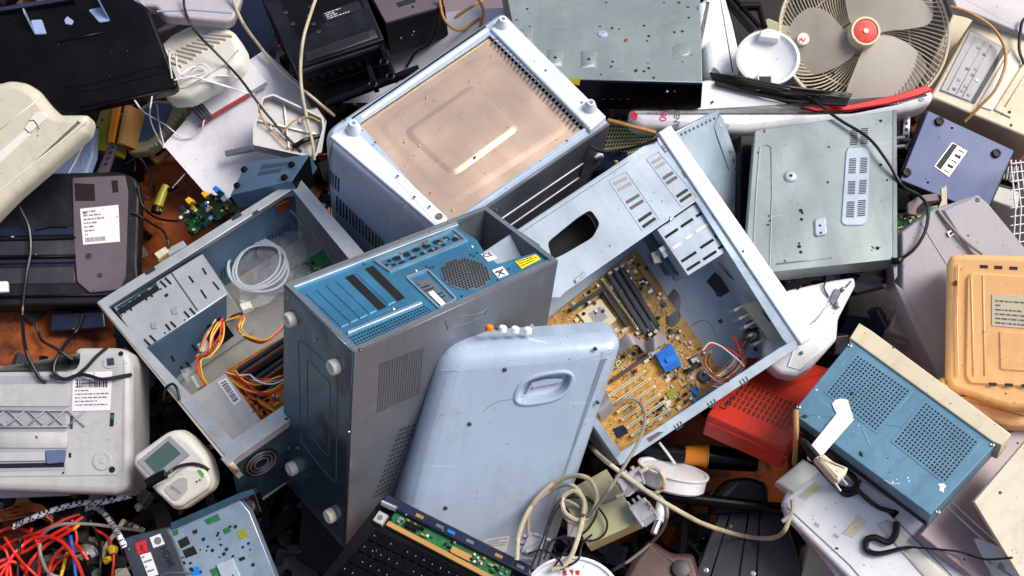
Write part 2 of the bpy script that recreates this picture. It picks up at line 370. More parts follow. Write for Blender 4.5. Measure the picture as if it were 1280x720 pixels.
# ---------------------------------------------------------------- light
SUN_EL, SUN_AZ = 54, 78        # azimuth: degrees clockwise from +y
w = bpy.data.worlds.new('World'); SC.world = w; w.use_nodes = True; nt = w.node_tree
bg = nt.nodes['Background']; sky = nt.nodes.new('ShaderNodeTexSky'); sky.sky_type = 'NISHITA'; sky.sun_disc = False
sky.sun_elevation = R(SUN_EL); sky.sun_rotation = R(SUN_AZ); sky.air_density = 1.2; sky.dust_density = 6
nt.links.new(sky.outputs[0], bg.inputs[0]); bg.inputs[1].default_value = .11
sl = bpy.data.lights.new('sun', 'SUN'); sl.energy = 2.5; sl.angle = R(30); sl.color = (1, .96, .9)
so = bpy.data.objects.new('sun', sl); COL.objects.link(so)
sd = V((math.sin(R(SUN_AZ))*math.cos(R(SUN_EL)), math.cos(R(SUN_AZ))*math.cos(R(SUN_EL)), math.sin(R(SUN_EL))))
so.rotation_euler = sd.to_track_quat('Z', 'Y').to_euler()
SC.view_settings.view_transform = 'Standard'; SC.view_settings.look = 'None'; SC.view_settings.exposure = 0.2; SC.view_settings.gamma = 1
SC.render.engine = 'CYCLES'
SC.render.resolution_x = 1024; SC.render.resolution_y = 576
def side(f, a, b, h=0., cen=None):
    """frame of the wall below the edge a-b (photo pixels) of frame f"""
    A = V(f.P(*a, h)); B = V(f.P(*b, h)); d = (B-A).normalized(); n = V((d.y, -d.x))
    if cen is not None:
        c = V(f.P(*cen, h))
        if (A-c).dot(n) < 0: n = -n
    w0 = f.W(A.x, A.y, h); N = f.X*n.x+f.Y*n.y; X = f.X*d.x+f.Y*d.y
    g = Fr(w0, X, N); return g
def to(mb, f, g):
    M = f.M().inverted() @ g.M(); mb.v = [tuple(M @ V(v)) for v in mb.v]; return mb
def ridge(f, pts, r, h, n=6, mb=None, mi=0, closed=False, flatk=.6):
    mb = mb or MB(); L = f.L(pts, h); mb.tube([(x, y, h-r*(1-flatk)) for x, y in L], r, n, closed, mi); return mb
def screw(t, pts, h, r=.003, m=None, parent=None):
    for p in pts:
        x, y = t.f.P(*p, h); mb = MB().lathe(x, y, [(r, h-.001), (r, h+.0008), (r*.6, h+.0016), (r*.25, h+.0012)], 12)
        t.part('screw', mb, m or m_chrome, parent)
def foot(t, f2, p, r, hh, m, name='rubber_foot', h=0., r2=None):
    """round foot standing off the face f2 of thing t"""
    x, y = f2.P(*p, h); mb = MB().lathe(x, y, [(r, h-.002), (r, h+hh*.75), (r*.88, h+hh), (r*.55, h+hh), (r*.5, h+hh*.7), (r*.2, h+hh*.7)] if r2 is None else [(r, h-.002), (r*.92, h+hh*.3), (r2, h+hh*.85), (r2*.85, h+hh), (r2*.5, h+hh), (r2*.45, h+hh*.6)], 24)
    if f2 is not t.f: to(mb, t.f, f2)
    return t.part(name, mb, m)
def bundle(f, pts, h, r, n, spread, seed=1):
    """n strands along a path; returns list of 3d point lists in the frame"""
    rg = random.Random(seed); out = []
    base = spline([(*f.P(x, y, h), h) for x, y in pts], 6)
    for k in range(n):
        ph = rg.uniform(0, 6.28); a = rg.uniform(.2, 1)*spread; sp = rg.uniform(1, 3); L = []
        for i, p in enumerate(base):
            t = i/(len(base)-1); L.append(p+V((math.cos(ph+sp*t*3), math.sin(ph+sp*t*3), .5*math.sin(ph*2+sp*t*4)+.5))*a*(.35+.65*math.sin(math.pi*t)))
        out.append(L)
    return out
# ================================================================ grey tower in the middle
f = frame([(443, 440), (697, 325), (605, 257), (355, 355)], .60, W=(431, 690))
D = .44
t = Thing('computer_tower', 'tall grey steel computer tower standing upright with its blue rear panel and ports facing up', 'computer tower', f, D)
rim = f.L([(443, 440), (697, 325), (607, 257), (355, 355)]); inn = inset(rim, .0095)
t.part('casing', MB().plate(rim, [inn], -D, 0), m_gsteel)
# left wall: bare steel bottom with feet
g = side(f, (443, 440), (355, 355), 0, (500, 340))
w = (V(rim[0])-V(rim[3])).length
mb = MB().plate([g.P(443, 440), g.P(355, 355), (w, -D), (0, -D)], [], 0, .0022)
xs = sorted([0, w]); mb = MB().bx(0.002, w-.002, -D if g.Y.dot(f.N) > 0 else 0, 0 if g.Y.dot(f.N) > 0 else D, -.001, .0025, .001)
base = t.part('bottom_panel', to(mb, f, g), m_steelt)
r_ = MB()
for P in ([(373, 424), (390, 436), (419, 466), (422, 480), (420, 604), (408, 592), (376, 552)], [(384, 448), (412, 478), (413, 486), (411, 572), (385, 541)]):
    r_.tube([(x, y, .0018) for x, y in rnd(g.L(P, .0025), .008)], .0016, 6, True)
t.part('pressed_ridge', to(r_, f, g), m_steelt, base)
for p in ((366, 398), (421, 457), (368, 584), (416, 643)): foot(t, g, p, .0125, .012, m_offwhite, 'rubber_foot', .0025)
for p in ((360, 372), (436, 540), (372, 560), (360, 560), (395, 425)):
    x, y = g.P(*p, .003); t.part('screw', to(MB().lathe(x, y, [(.0028, .002), (.0026, .0042), (.001, .0045)], 10), f, g), m_chrome, base)
# right wall: grey side panel with perforated grilles
g = side(f, (443, 440), (697, 325), 0, (500, 340)); w = (V(rim[0])-V(rim[1])).length
up = g.Y.dot(f.N) > 0
sg = 1 if g.P(697, 325)[0] > 0 else -1
y0, y1 = (-D, -.001) if up else (.001, D)
sp = t.part('side_panel', to(MB().bx(min(0, sg*w), max(0, sg*w), y0, y1, -.001, .0018, .0006), f, g), m_gsteel)
mb = MB(); slots(mb, g, [(474, 455), (530, 434), (525, 492), (470, 517)], 18, 20, .62, .62, .0022, 6, mask=lambda u, v: True)
t.part('vent_grille', to(mb, f, g), m_void, sp)
mb = MB(); slots(mb, g, [(500, 535), (521, 528), (488, 612), (465, 625)], 6, 14, .5, .55, .0022, 4)
t.part('vent_grille', to(mb, f, g), m_void, sp)
mb = MB(); mb.tube([(x, y, .0005) for x, y in g.L([(556, 400), (600, 392), (609, 385), (606, 394), (590, 402), (560, 412)], .0015)], .0022, 6, True); t.part('grip_recess', to(mb, f, g), m_gsteel, sp)
# rear panel
H = -.006
psu = f.L([(572, 280), (611, 262), (676, 307), (668, 316), (622, 330), (607, 318), (596, 300), (580, 290)], H)
psu2 = rnd(psu, .003)
rp = t.part('rear_panel', MB().plate(inset(rim, .0092), [psu2], H-.0015, H), m_steelb)
t.part('interior', MB().flat(inset(rim, .0093), -.16), m_dkblue)
# bright folded flange along the top-left edge
t.part('flange', MB().prism(f.L(seg((366, 360), (572, 281), 5), H), H, H+.005, .001), m_steel, rp)
sl = f.L([(381, 366), (463, 332), (507, 373), (428, 412)], H)
Q = [(379, 367), (466, 330), (509, 373), (427, 412)]
for k in range(7):
    u0, u1 = k/7+.012, (k+1)/7-.012
    q = [bil(Q, u0, .03), bil(Q, u1, .03), bil(Q, u1, .97), bil(Q, u0, .97)]
    if k in (4, 6): t.part('open_slot', MB().flat(f.L(q, H+.0004), H+.0004), m_void, rp)
    else: t.part('slot_cover', MB().prism(f.L(q, H), H, H+.0018, .0015), m_steelb, rp)
t.part('slot_rail', MB().prism(f.L(seg((434, 417), (527, 379), 4), H), H, H+.004, .001), m_steel, rp)
# port plate
q = [(467, 327), (567, 286), (585, 301), (487, 341)]
io = t.part('port_plate', MB().plate(f.L(q, H), [f.L([bil(q, .03, .12), bil(q, .97, .12), bil(q, .97, .88), bil(q, .03, .88)], H)], H, H+.003), m_metal, rp)
q2 = [bil(q, .03, .12), bil(q, .97, .12), bil(q, .97, .88), bil(q, .03, .88)]
t.part('port_shield', MB().flat(f.L(q2, H+.0004), H+.0004), m_steelb, io)
mb = MB(); rg = random.Random(3)
for u, v, a, b in ((.04, .5, .04, .3), (.11, .25, .05, .25), (.10, .68, .05, .22), (.2, .3, .1, .4), (.2, .75, .09, .2), (.33, .3, .09, .45), (.35, .75, .1, .22), (.47, .25, .1, .35), (.48, .72, .06, .25), (.6, .28, .1, .45), (.62, .75, .13, .3), (.74, .3, .1, .35), (.76, .72, .06, .2), (.86, .35, .07, .4), (.93, .65, .08, .35)):
    mb.flat(f.L([bil(q2, u+a/2*math.cos(k*math.pi/4)*(1.15 if k % 2 else 1), v+b/2*math.sin(k*math.pi/4)) for k in range(8)], H+.0008), H+.0008)
t.part('port_opening', mb, m_void, io)
mb = MB()
for k in range(14): u, v = rg.random(), rg.random(); q3 = [bil(q2, u*.95+a, v*.8+b) for a, b in ((0, 0), (.035, 0), (.035, .16), (0, .16))]; mb.prism(f.L(q3, H), H+.0006, H+.002, 0)
t.part('socket', mb, m_metal, io)
# round fan grille
cx, cy = f.P(582, 343, H); mb = MB(); R0 = abs(V(f.P(614, 334, H)).x-cx)
R0 = .041
fg = t.part('fan_grille', MB().lathe(cx, cy, [(R0, H), (R0, H+.0012), (R0*.97, H+.0014), (0.0005, H+.0014)], 32), m_chrome, rp)
n = 15
for i in range(-n, n+1):
    for j in range(-n, n+1):
        x, y = (i+.5*(j % 2))*.0058, j*.0052
        if math.hypot(x, y) < R0*.95: mb.flat(circ(cx+x, cy+y, .0022, 6), H+.0018)
t.part('holes', mb, m_void, fg)
mb = MB(); slots(mb, f, [(435, 421), (530, 381), (543, 390), (446, 434)], 26, 4, .6, .6, H+.0006, 6); t.part('vent_grille', mb, m_void, rp)
rl = rnd(f.L([(506, 347), (535, 337), (572, 375), (549, 388)], H), .006)
rc = t.part('label_recess', MB().plate(rl, [inset(rl, .0035)], H, H+.003), m_steel, rp)
sticker(t, [(519, 353), (536, 347), (567, 378), (551, 385)], H+.0012, m_chrome, m_ink, 7, True, rc, 4)
sticker(t, [(535, 366), (541, 363), (558, 380), (552, 383)], H+.0022, m_label, None, parent=rc)
sticker(t, [(644, 327), (670, 318), (676, 324), (652, 336)], H+.001, m_yellow, m_ink, 3, False, rp, 5, 'warning_sticker')
a = sticker(t, [(601, 318), (613, 314), (622, 323), (610, 327)], H+.001, m_label, None, parent=rp)
writing(t, 'CE', (606, 322), (617, 319), 6, H+.0018, m_ink, a, bold=.02)
a = sticker(t, [(615, 338), (628, 333), (636, 343), (623, 348)], H+.001, m_label, None, parent=rp)
mb = MB()
for s_, e_ in (((620, 339), (631, 343)), ((628, 336), (623, 346)), ((619, 341), (629, 337))): mb.prism(f.L(seg(s_, e_, 1.2), H+.0016), H+.0014, H+.0019, 0)
t.part('crossed_out_bin_symbol', mb, m_ink, a)
mb = MB()
for p in ((533, 333), (537, 335), (541, 334), (588, 318), (592, 320), (596, 316), (577, 370), (580, 373), (636, 336), (632, 350), (640, 348), (455, 330), (560, 380), (622, 350)): mb.flat(circ(*f.P(*p, H+.0006), .0021, 8), H+.0006)
t.part('holes', mb, m_void, rp)
screw(t, [(425, 415), (492, 386), (520, 338), (590, 308), (383, 375), (455, 436)], H, .0032, m_metal, rp)
screw(t, [(450, 437), (688, 326), (620, 262)], -.0005, .003, m_dsteel)

# ================================================================ white cased appliance above it
f = frame([(555, 288), (762, 148), (628, 14), (398, 165)], .50, W=(549, 388))
D = .27
t = Thing('microwave_oven', 'large upturned white appliance with warm bare metal base plate and four round feet', 'microwave oven', f, D)
out = f.L([(557, 292), (562, 289), (762, 147), (628, 12), (398, 162)])
out = [f.P(552, 294), f.P(764, 150), f.P(629, 10), f.P(396, 166)]
outr = rnd(out, [.012, .01, .022, .045], 6)
hole = f.L([(556, 276), (738, 152), (620, 40), (447, 152)])
hole = f.L([(559, 281), (732, 159), (612, 44), (449, 154)])
body = MB()
# outer shell with rounded shoulder
L = []
for h, d in ((-D, .0), (-.02, 0), (-.012, .0012), (-.005, .005), (0, .012)): L.append([(x, y, h) for x, y in inset(outr, d)])
body.loops(L, 0, True, False)
body.plate(inset(outr, .0118), [hole], -.003, .0004)
t.part('casing', body, m_shell)
# dark metal skin on the lower-right flank
g = side(f, (552, 294), (764, 150), 0, (580, 150)); w = (V(out[0])-V(out[1])).length; up = g.Y.dot(f.N) > 0; sg = 1 if g.P(764, 150)[0] > 0 else -1
fl = t.part('metal_flank', to(MB().bx(min(sg*.012, sg*(w-.004)), max(sg*.012, sg*(w-.004)), -D+.004 if up else .006, -.006 if up else D-.004, -.002, .003, .002), f, g), m_flank)
r_ = MB(); r_.tube([(x, y, .002) for x, y in g.L([(600, 292), (728, 205), (724, 222), (612, 300)], .003)], .004, 8, True); t.part('pressed_ridge', to(r_, f, g), m_flank, fl)
# base plate
H = -.007
bp = t.part('base_plate', MB().plate(inset(hole, -.001), [], H-.001, H), m_pink)
q1 = rnd(f.L([(496, 168), (588, 92), (722, 160), (574, 262)], H), .012)
q1 = rnd(f.L([(470, 158), (603, 64), (718, 158), (560, 262)], H), .03, 8)
def emb(q, r, hh):
    L = [[(x, y, H) for x, y in q], [(x, y, H+hh*.25) for x, y in inset(q, r*.25)], [(x, y, H+hh*.8) for x, y in inset(q, r*.75)], [(x, y, H+hh) for x, y in inset(q, r)]]
    return MB().loops(L, 0, False, True)
e1 = t.part('pressed_panel', emb(q1, .014, .0007), m_pink, bp); H += .0006
q2 = rnd(f.L([(502, 165), (590, 104), (652, 160), (566, 223)], H), .022, 8)
t.part('pressed_panel', emb(q2, .012, .0028), m_pink, bp); H -= .0006
for p in ((524, 182), (506, 177), (566, 262), (690, 110), (533, 122)):
    x, y = f.P(*p, H+.002); t.part('rivet', MB().lathe(x, y, [(.002, H+.001), (.002, H+.0032), (.0008, H+.0036)], 10), m_gold, bp)
# row of black louvres under the upper-right rail
mb = MB(); mb.flat(f.L([(614, 50), (622, 44), (736, 152), (726, 162)], H+.0008), H+.0008)
t.part('louvre_gap', mb, m_void, bp)
mb = MB(); n = 26
for k in range(n):
    a = lerp2((614, 52), (722, 163), (k+.5)/n); b = lerp2((622, 44), (735, 153), (k+.5)/n); a = lerp2(b, a, 1.25)
    A = V((*f.P(*a, H+.003), H+.0035)); B = V((*f.P(*b, H+.006), H+.006)); d = (f.N*0); w = .0016
    mb.tube([A, (A+B)/2+V((0, 0, .004)), B], .0016, 5)
t.part('louvre', mb, m_dsteel, bp)
mb = MB(); mb.prism(f.L(seg((452, 150), (610, 40), 5), H), H, .001, .001); t.part('rail', mb, m_shellw, None)
mb = MB(); mb.prism(f.L(seg((440, 148), (607, 33), 2.2), .0005), .0003, .0012, 0); t.part('gap_line', mb, m_void)
# raised rails and feet
t.part('rail', MB().soft(rnd(f.L([(613, 36), (634, 22), (758, 146), (738, 163)], .006), .003), -.006, .007, .003, 3), m_shellw)
t.part('rail', MB().soft(rnd(f.L([(412, 170), (436, 156), (560, 272), (552, 289)], .003), .004), -.002, .003, .0025, 3), m_shellw)
for p in ((442, 162), (628, 32), (737, 136)): foot(t, f, p, .0135, .019, m_shellw, 'foot', .006, .0085)
foot(t, f, (549, 271), .006, .004, m_chrome, 'foot', .003)
mb = MB()
for p in ((431, 150), (469, 178), (497, 220), (518, 246), (613, 25), (682, 88), (727, 128), (537, 258)): mb.flat(circ(*f.P(*p, .0074), .0024, 10), .0074)
t.part('holes', mb, m_dsteel)
# vent slots on the near wall
g = side(f, (552, 294), (396, 166), 0, (580, 150))
mb = MB(); slots(mb, g, [(419, 241), (480, 300), (480, 322), (419, 266)], 15, 1, .42, .8, .0012); slots(mb, g, [(408, 207), (425, 222), (424, 243), (408, 229)], 5, 1, .4, .8, .0012)
t.part('vent_slots', to(mb, f, g), m_void)
mb = MB().tube([(x, y, .001) for x, y in g.L([(416, 176), (411, 200), (412, 250), (416, 300)], .001)], .001, 5); t.part('seam', to(mb, f, g), m_dsteel)

# ================================================================ pale blue rounded panel leaning in front
f = frame([(485, 690), (688, 697), (781, 424), (555, 438)], .43, fix=(.22, -1.15))
D = .09
t = Thing('monitor_back_cover', 'large pale blue rounded plastic casing with oval handle, leaning on the grey tower', 'plastic casing', f, D)
out = [f.P(478, 715), f.P(686, 722), f.P(786, 422), f.P(553, 440)]
outr = rnd(out, [.02, .02, .036, .042], 8)
L = [[(x, y, -D) for x, y in inset(outr, .012)], [(x, y, -D+.01) for x, y in outr]]
for k in range(7):
    a = math.pi/2*k/6; d = .034*(1-math.cos(a)); L.append([(x, y, -.034+.034*math.sin(a)) for x, y in inset(outr, d)])
hr = []
for k in range(32):
    a = 2*math.pi*k/32; cx_, sy_ = math.cos(a), math.sin(a); cx_ = math.copysign(abs(cx_)**.7, cx_)*35; sy_ = math.copysign(abs(sy_)**.8, sy_)*19
    hr.append(f.P(680+cx_+sy_*-.35, 485+sy_-cx_*.16))
# oval grip: a real opening in the face
body = MB().loops(L, 0, True, False); body.plate(L[-1] and [(x, y) for x, y, z in L[-1]], [hr], -.0012, 0)
t.part('casing', body, m_shell)
L = [[(x, y, z) for x, y in inset(hr, d)] for z, d in ((-.001, -.003), (.0018, -.002), (.003, .0), (.003, .0015), (.0015, .004), (-.008, .0065), (-.016, .0075))]
hd = t.part('grip', MB().loops(L, 0, False, False), m_shell)
t.part('grip_floor', MB().flat(inset(hr, .003), -.0155), m_shellw, hd)  # whiter enamel stands in for light falling inside the grip
t.part('grip_lip', MB().prism(f.L([(656, 494), (664, 479), (684, 474), (703, 474), (702, 478), (670, 484)], -.006), -.0155, -.005, .001), m_shell, hd)
mb = MB(); mb.tube([(x, y, -.0005) for x, y in f.L([(552, 462), (600, 466), (660, 463), (716, 452), (764, 442)], 0)], .0005, 5)
t.part('seam', mb, m_greyp)
mb = MB(); mb.tube([(x, y, .0) for x, y in f.L([(560, 470), (540, 540), (509, 660)], 0)], .0004, 5); t.part('seam', mb, m_palegrey)
screw(t, [(631, 462), (587, 530), (744, 436), (747, 503), (557, 635)], .0008, .0035, m_dsteel)
mb = MB()
for k in range(9):
    a = (random.uniform(560, 720), random.uniform(500, 680)); an = random.uniform(-.6, .6); l = random.uniform(1.5, 5)
    mb.prism(f.L(seg(a, (a[0]+l*math.cos(an), a[1]+l*math.sin(an)), random.uniform(.4, 1)), .0004), .0002, .0006, 0)
for a, b in (((605, 514), (612, 507)), ((612, 507), (625, 501)), ((625, 501), (640, 499))): mb.prism(f.L(seg(a, b, .9), .0004), .0002, .0006, 0)
t.part('scuffs', mb, m_greyp)
sticker(t, [(604, 676), (637, 670), (633, 690), (601, 690)], .0008, m_label, m_greyink, 6, False, None, 8)
for p, m in (((612, 408), m_oranged), ((629, 406), m_tape), ((645, 404), m_tape), ((661, 402), m_tape)):
    A = V(f.P(p[0], p[1]+2, -.028)); yy = max(y for x, y in outr)-.002 if f.P(555, 432)[1] > 0 else min(y for x, y in outr)+.002
    t.part('button', MB().tube([(A.x, yy-.008, -.03), (A.x, yy-.0005, -.03), (A.x, yy+.0016, -.03)], lambda q: .0068 if q < .8 else .0045, 14), m)
# ================================================================ open case on the left
f = frame([(122, 378), (372, 222), (530, 408), (285, 575)], .36, fix=(-.2, .08))
D = .15
t = Thing('open_computer_case', 'open pale steel computer case with silver power supply, orange board and coloured wires inside', 'computer case', f, D)
FL = f
rim = [f.P(122, 378), f.P(372, 222), f.P(534, 405), f.P(288, 578)]
i1 = inset(rim, .003)
body = MB(); body.plate(rim, [i1], -D, -.001)
body.prism(inset(rim, .001), -D, -D+.003, 0)
t.part('casing', body, m_steell)
t.part('floor_plate', MB().flat(inset(rim, .004), -D+.0045), m_floorc)
# folded flanges round the rim
for q in ([(122, 378), (372, 222), (378, 229), (134, 385)], [(122, 378), (136, 384), (297, 556), (288, 578)], [(288, 578), (283, 556), (500, 408), (534, 405)], [(359, 229), (373, 221), (462, 324), (446, 336)]):
    t.part('flange', MB().prism(f.L(q, 0), -.0016, .0012+random.uniform(0, .001), .0008), m_steell)
t.part('front_edge', MB().prism(f.L([(120, 378), (124, 376), (292, 578), (286, 582)], -.0), -.03, -.001, .001), m_cream)
for q in ([(180, 340), (192, 333), (195, 337), (183, 344)], [(288, 272), (300, 265), (303, 269), (291, 276)], [(315, 266), (322, 262), (324, 265), (317, 269)]):
    t.part('catch_slot', MB().flat(f.L(q, .0026), .0026), m_dsteel)
t.part('plastic_tab', MB().prism(f.L([(194, 319), (208, 310), (212, 316), (199, 325)], 0), .001, .006, .001), m_cream)
t.part('rim_tab', MB().prism(f.L([(208, 313), (230, 302), (234, 308), (212, 320)], 0), -.002, .004, .001), m_steell)
# inner face of the far wall: perforations
g = side(f, (122, 378), (372, 222), 0, (300, 400))
w = (V(rim[0])-V(rim[1])).length
g2 = Fr(f.W(*rim[0], 0)-g.N*.003, g.X, -g.N)
t.part('wall_lining', to(MB().plate([g2.P(140, 385), g2.P(368, 240), g2.P(374, 300), g2.P(146, 440)], [], -.0004, .0006), f, g2), m_wallb)
for q, nu, nv in (([(318, 306), (362, 278), (364, 292), (320, 322)], 11, 5), ([(274, 337), (300, 322), (302, 334), (276, 350)], 7, 4), ([(299, 317), (312, 310), (314, 322), (302, 329)], 3, 4)):
    mb = MB(); slots(mb, g2, q, nu, nv, .55, .55, .0012, 6); t.part('vent_grille', to(mb, f, g2), m_ink if nu != 3 else m_metal)
# drive cage
H = -.008
q = [(142, 384), (253, 317), (284, 367), (179, 437)]
cage = t.part('drive_cage', MB().prism(f.L(q, H), -D+.01, H, .001), m_steell)
gs = side(f, (179, 437), (284, 367), H, (215, 370))
cs = t.part('cage_wall', to(MB().plate([gs.P(181, 437), gs.P(283, 369), gs.P(283, 412), gs.P(214, 478), gs.P(208, 470)], [], 0, .0012), f, gs), m_wallb, cage)  # cage side in darker bluish steel, its shading put into the colour
mb = MB()
for a, b in (((214, 446), (219, 455)), ((234, 446), (240, 456)), ((206, 456), (212, 464)), ((228, 438), (232, 446)), ((244, 430), (248, 438))):
    pass
mb.flat(f.L([(146, 388), (196, 356), (200, 362), (150, 394)], H+.0007), H+.0007)
t.part('open_slot', mb, m_void, cage)
t.part('toothed_strip', MB().prism(f.L([(147, 386), (158, 383), (162, 376), (170, 375), (174, 368), (181, 367), (186, 360), (197, 357), (195, 353), (146, 384)], H+.001), H+.0008, H+.0022, 0), m_steelt, cage)
t.part('seam', MB().prism(f.L(seg((213, 339), (247, 388), 1.2), H+.001), H, H+.0012, 0), m_dsteel, cage)
sl = [((150, 383), (157, 391)), ((157, 380), (165, 388)), ((176, 367), (184, 375)), ((183, 363), (191, 371)), ((200, 351), (208, 359)), ((206, 347), (214, 355)),
      ((180, 424), (188, 432)), ((187, 419), (195, 427)), ((207, 405), (213, 413)), ((213, 402), (220, 409)), ((230, 389), (237, 397)), ((237, 385), (244, 393)), ((251, 362), (258, 373)), ((266, 352), (274, 362)), ((253, 335), (258, 343)), ((236, 345), (242, 353))]
for k, (a, b) in enumerate(sl):
    t.part('slot', MB().flat(f.L(seg(a, b, 2.6 if k < 12 else 2.2), H+.0008), H+.0008), m_void, cage)
for p, r in (((208, 369), .004), ((152, 395), .002), ((174, 377), .002), ((201, 361), .002), ((181, 435), .002), ((206, 416), .002), ((231, 400), .002), ((241, 352), .002)):
    t.part('hole', MB().flat(circ(*f.P(*p, H+.0008), r, 10), H+.0008), m_void, cage)
for q in ([(188, 403), (195, 402), (196, 410), (190, 411)], [(214, 386), (221, 383), (222, 391), (216, 393)]):
    t.part('clip', MB().prism(f.L(q, H+.002), H+.0005, H+.0022, 0), m_greyp, cage)
for a, b in (((226, 458), (231, 466)), ((233, 453), (239, 461)), ((206, 470), (212, 477)), ((214, 445), (218, 452)), ((240, 431), (246, 439))):
    mb = MB(); mb.flat(gs.L(seg(a, b, 3), .0018), .0018); t.part('slot', to(mb, f, gs), m_void, cs)
# power supply
H = -.02
q = [(232, 498), (281, 466), (329, 529), (276, 562)]
ps = t.part('power_supply', MB().prism(f.L(q, H), -D+.01, H, .002), m_palegrey)
sticker(t, [(272, 478), (283, 472), (302, 500), (292, 507)], H+.0008, m_label, None, parent=ps)
mb = MB(); rg = random.Random(2); u = .08; Q = [(272, 478), (283, 472), (302, 500), (292, 507)]
while u < .9:
    wv = rg.uniform(.012, .04); mb.flat(f.L([bil(Q, .18, u), bil(Q, .78, u), bil(Q, .78, u+wv), bil(Q, .18, u+wv)], H+.0016), H+.0016); u += wv*rg.uniform(1.5, 2.3)
t.part('bar_code', mb, m_ink, ps)
# orange board with dark slots
H = -.09
Q = [(284, 462), (362, 416), (392, 500), (332, 548)]
bd = t.part('circuit_board', MB().prism(f.L(Q, H), H-.0016, H, 0), m_boardo)
for k in range(7):
    v = .06+.075*k; a = bil(Q, .12, v+.05); b = bil(Q, .95, v+.02)
    t.part('expansion_slot', MB().prism(f.L(seg(a, b, 3.6), H), H, H+.011, .001), [m_bslot, m_brown, m_black][k % 3], bd)
rg = random.Random(5)
for k in range(34):
    u, v = rg.random()*.9, .5+rg.random()*.48; x, y = f.P(*bil(Q, u, v), H)
    if rg.random() < .5: t.part('capacitor', MB().lathe(x, y, [(.003, H), (.003, H+.009), (.0022, H+.01)], 10), rg.choice([m_black, m_gold, m_metal]), bd)
    else: a = rg.uniform(.003, .008); t.part('chip', MB().bx(x-a, x+a, y-a*.6, y+a*.6, H, H+.003, .0003), rg.choice([m_black, m_dkblue, m_oranged, m_gold]), bd)
# fan grille on the outer near wall
g = side(f, (288, 578), (534, 405), 0, (300, 400))
wl = t.part('rear_wall', to(MB().plate([g.P(290, 584), g.P(420, 492), g.P(420, 560), g.P(300, 640)], [], 0, .0008), f, g), m_steelt)
c = g.P(326, 578, .001)
for r0 in (.013, .02, .027): t.part('fan_grille', to(MB().tube([(c[0]+r0*math.cos(a*.35), c[1]+r0*math.sin(a*.35), .003) for a in range(18)], .002, 6, True), f, g), m_chrome, wl)
t.part('fan', to(MB().flat(circ(*c, .032, 24), .0014), f, g), m_void, wl)
t.part('corner_bracket', MB().prism(f.L([(276, 574), (287, 565), (294, 574), (284, 582)], 0), -.05, .0022, .001), m_steell)
# small brown part and antenna wire against the far wall, green board
t.part('small_board', to(MB().prism(g2.L([(344, 258), (362, 249), (366, 257), (349, 268)], .006), .001, .006, .001), f, g2), m_ccop)
H = -.11
x = t.part('riser_board', MB().prism(f.L([(363, 336), (404, 312), (414, 328), (372, 351)], H), H-.002, H, 0), m_pcbg)
for k in range(14):
    a = bil([(363, 336), (404, 312), (414, 328), (372, 351)], random.random(), random.random()); X, Y = f.P(*a, H); t.part('chip', MB().bx(X-.003, X+.003, Y-.002, Y+.002, H, H+.002, 0), random.choice([m_black, m_gold, m_pcbg]), x)
def strands(t, pts, h, r, ms, spread, seed=1, name='wire', n=5):
    for k, L in enumerate(bundle(t.f, pts, h, r, len(ms), spread, seed)): t.part(name, MB().tube(L, r, n), ms[k])
ORY = [m_cred, m_cyel, m_cblack, m_cyel, m_cora]
strands(t, [(262, 440), (266, 420), (278, 402), (276, 425), (262, 445), (250, 452), (252, 470), (262, 485)], -.04, .0016, ORY, .006, 2)
strands(t, [(276, 404), (290, 398), (305, 396), (300, 410), (308, 420), (328, 427), (345, 417), (358, 404)], -.07, .0016, ORY, .006, 3)
strands(t, [(270, 400), (262, 415), (254, 430), (250, 440), (245, 446)], -.04, .0016, ORY, .005, 4)
strands(t, [(284, 466), (300, 470), (318, 476), (338, 478), (360, 470)], -.03, .0015, [m_cwhite, m_cyel, m_cora, m_cred, m_cblack, m_cwhite], .01, 5)
strands(t, [(284, 464), (302, 482), (320, 492), (340, 490), (360, 478)], -.035, .0015, [m_cred, m_cora, m_cyel, m_cred], .01, 6)
strands(t, [(290, 470), (306, 492), (322, 500), (338, 512), (350, 520)], -.05, .0015, [m_cora, m_cblack, m_cred, m_cyel], .01, 7)
for q, h, m in (([(246, 430), (258, 424), (262, 436), (250, 441)], -.05, m_offwhite), ([(238, 470), (250, 466), (258, 480), (246, 485)], -.05, m_offwhite), ([(299, 380), (312, 376), (314, 384), (303, 388)], -.09, m_offwhite), ([(225, 462), (238, 458), (245, 470), (232, 478)], -.06, m_clear)):
    t.part('connector', MB().prism(f.L(q, h), h-.012, h, .001), m)
t.part('hard_drive', MB().prism(f.L([(250, 395), (268, 383), (280, 402), (262, 415)], -.05), -.1, -.05, .002), m_black)
# clear bag holding a coiled white tube: lies in the case
H = -.115
b = Thing('cable_bag', 'clear plastic bag with a coiled white tube lying inside the left open case', 'plastic bag', f, .125)
pts = f.L([(280, 352), (300, 318), (330, 300), (372, 296), (384, 318), (378, 345), (352, 366), (340, 392), (305, 384)], H)
rg = random.Random(4)
nn = 13; vs = []; fs = []
bb = [(286, 312), (376, 290), (392, 348), (306, 396)]
for i in range(nn):
    for j in range(nn):
        p = bil(bb, i/(nn-1)+rg.uniform(-.03, .03), j/(nn-1)+rg.uniform(-.03, .03)); x, y = f.P(*p, H); vs.append((x, y, H+rg.uniform(.0, .014)+.016*math.sin(math.pi*i/(nn-1))*math.sin(math.pi*j/(nn-1))))
for i in range(nn-1):
    for j in range(nn-1): fs.append((i*nn+j, i*nn+j+1, (i+1)*nn+j+1, (i+1)*nn+j))
b.part('bag', MB().add(vs, fs), m_clear)
cxy = f.P(328, 341, H)
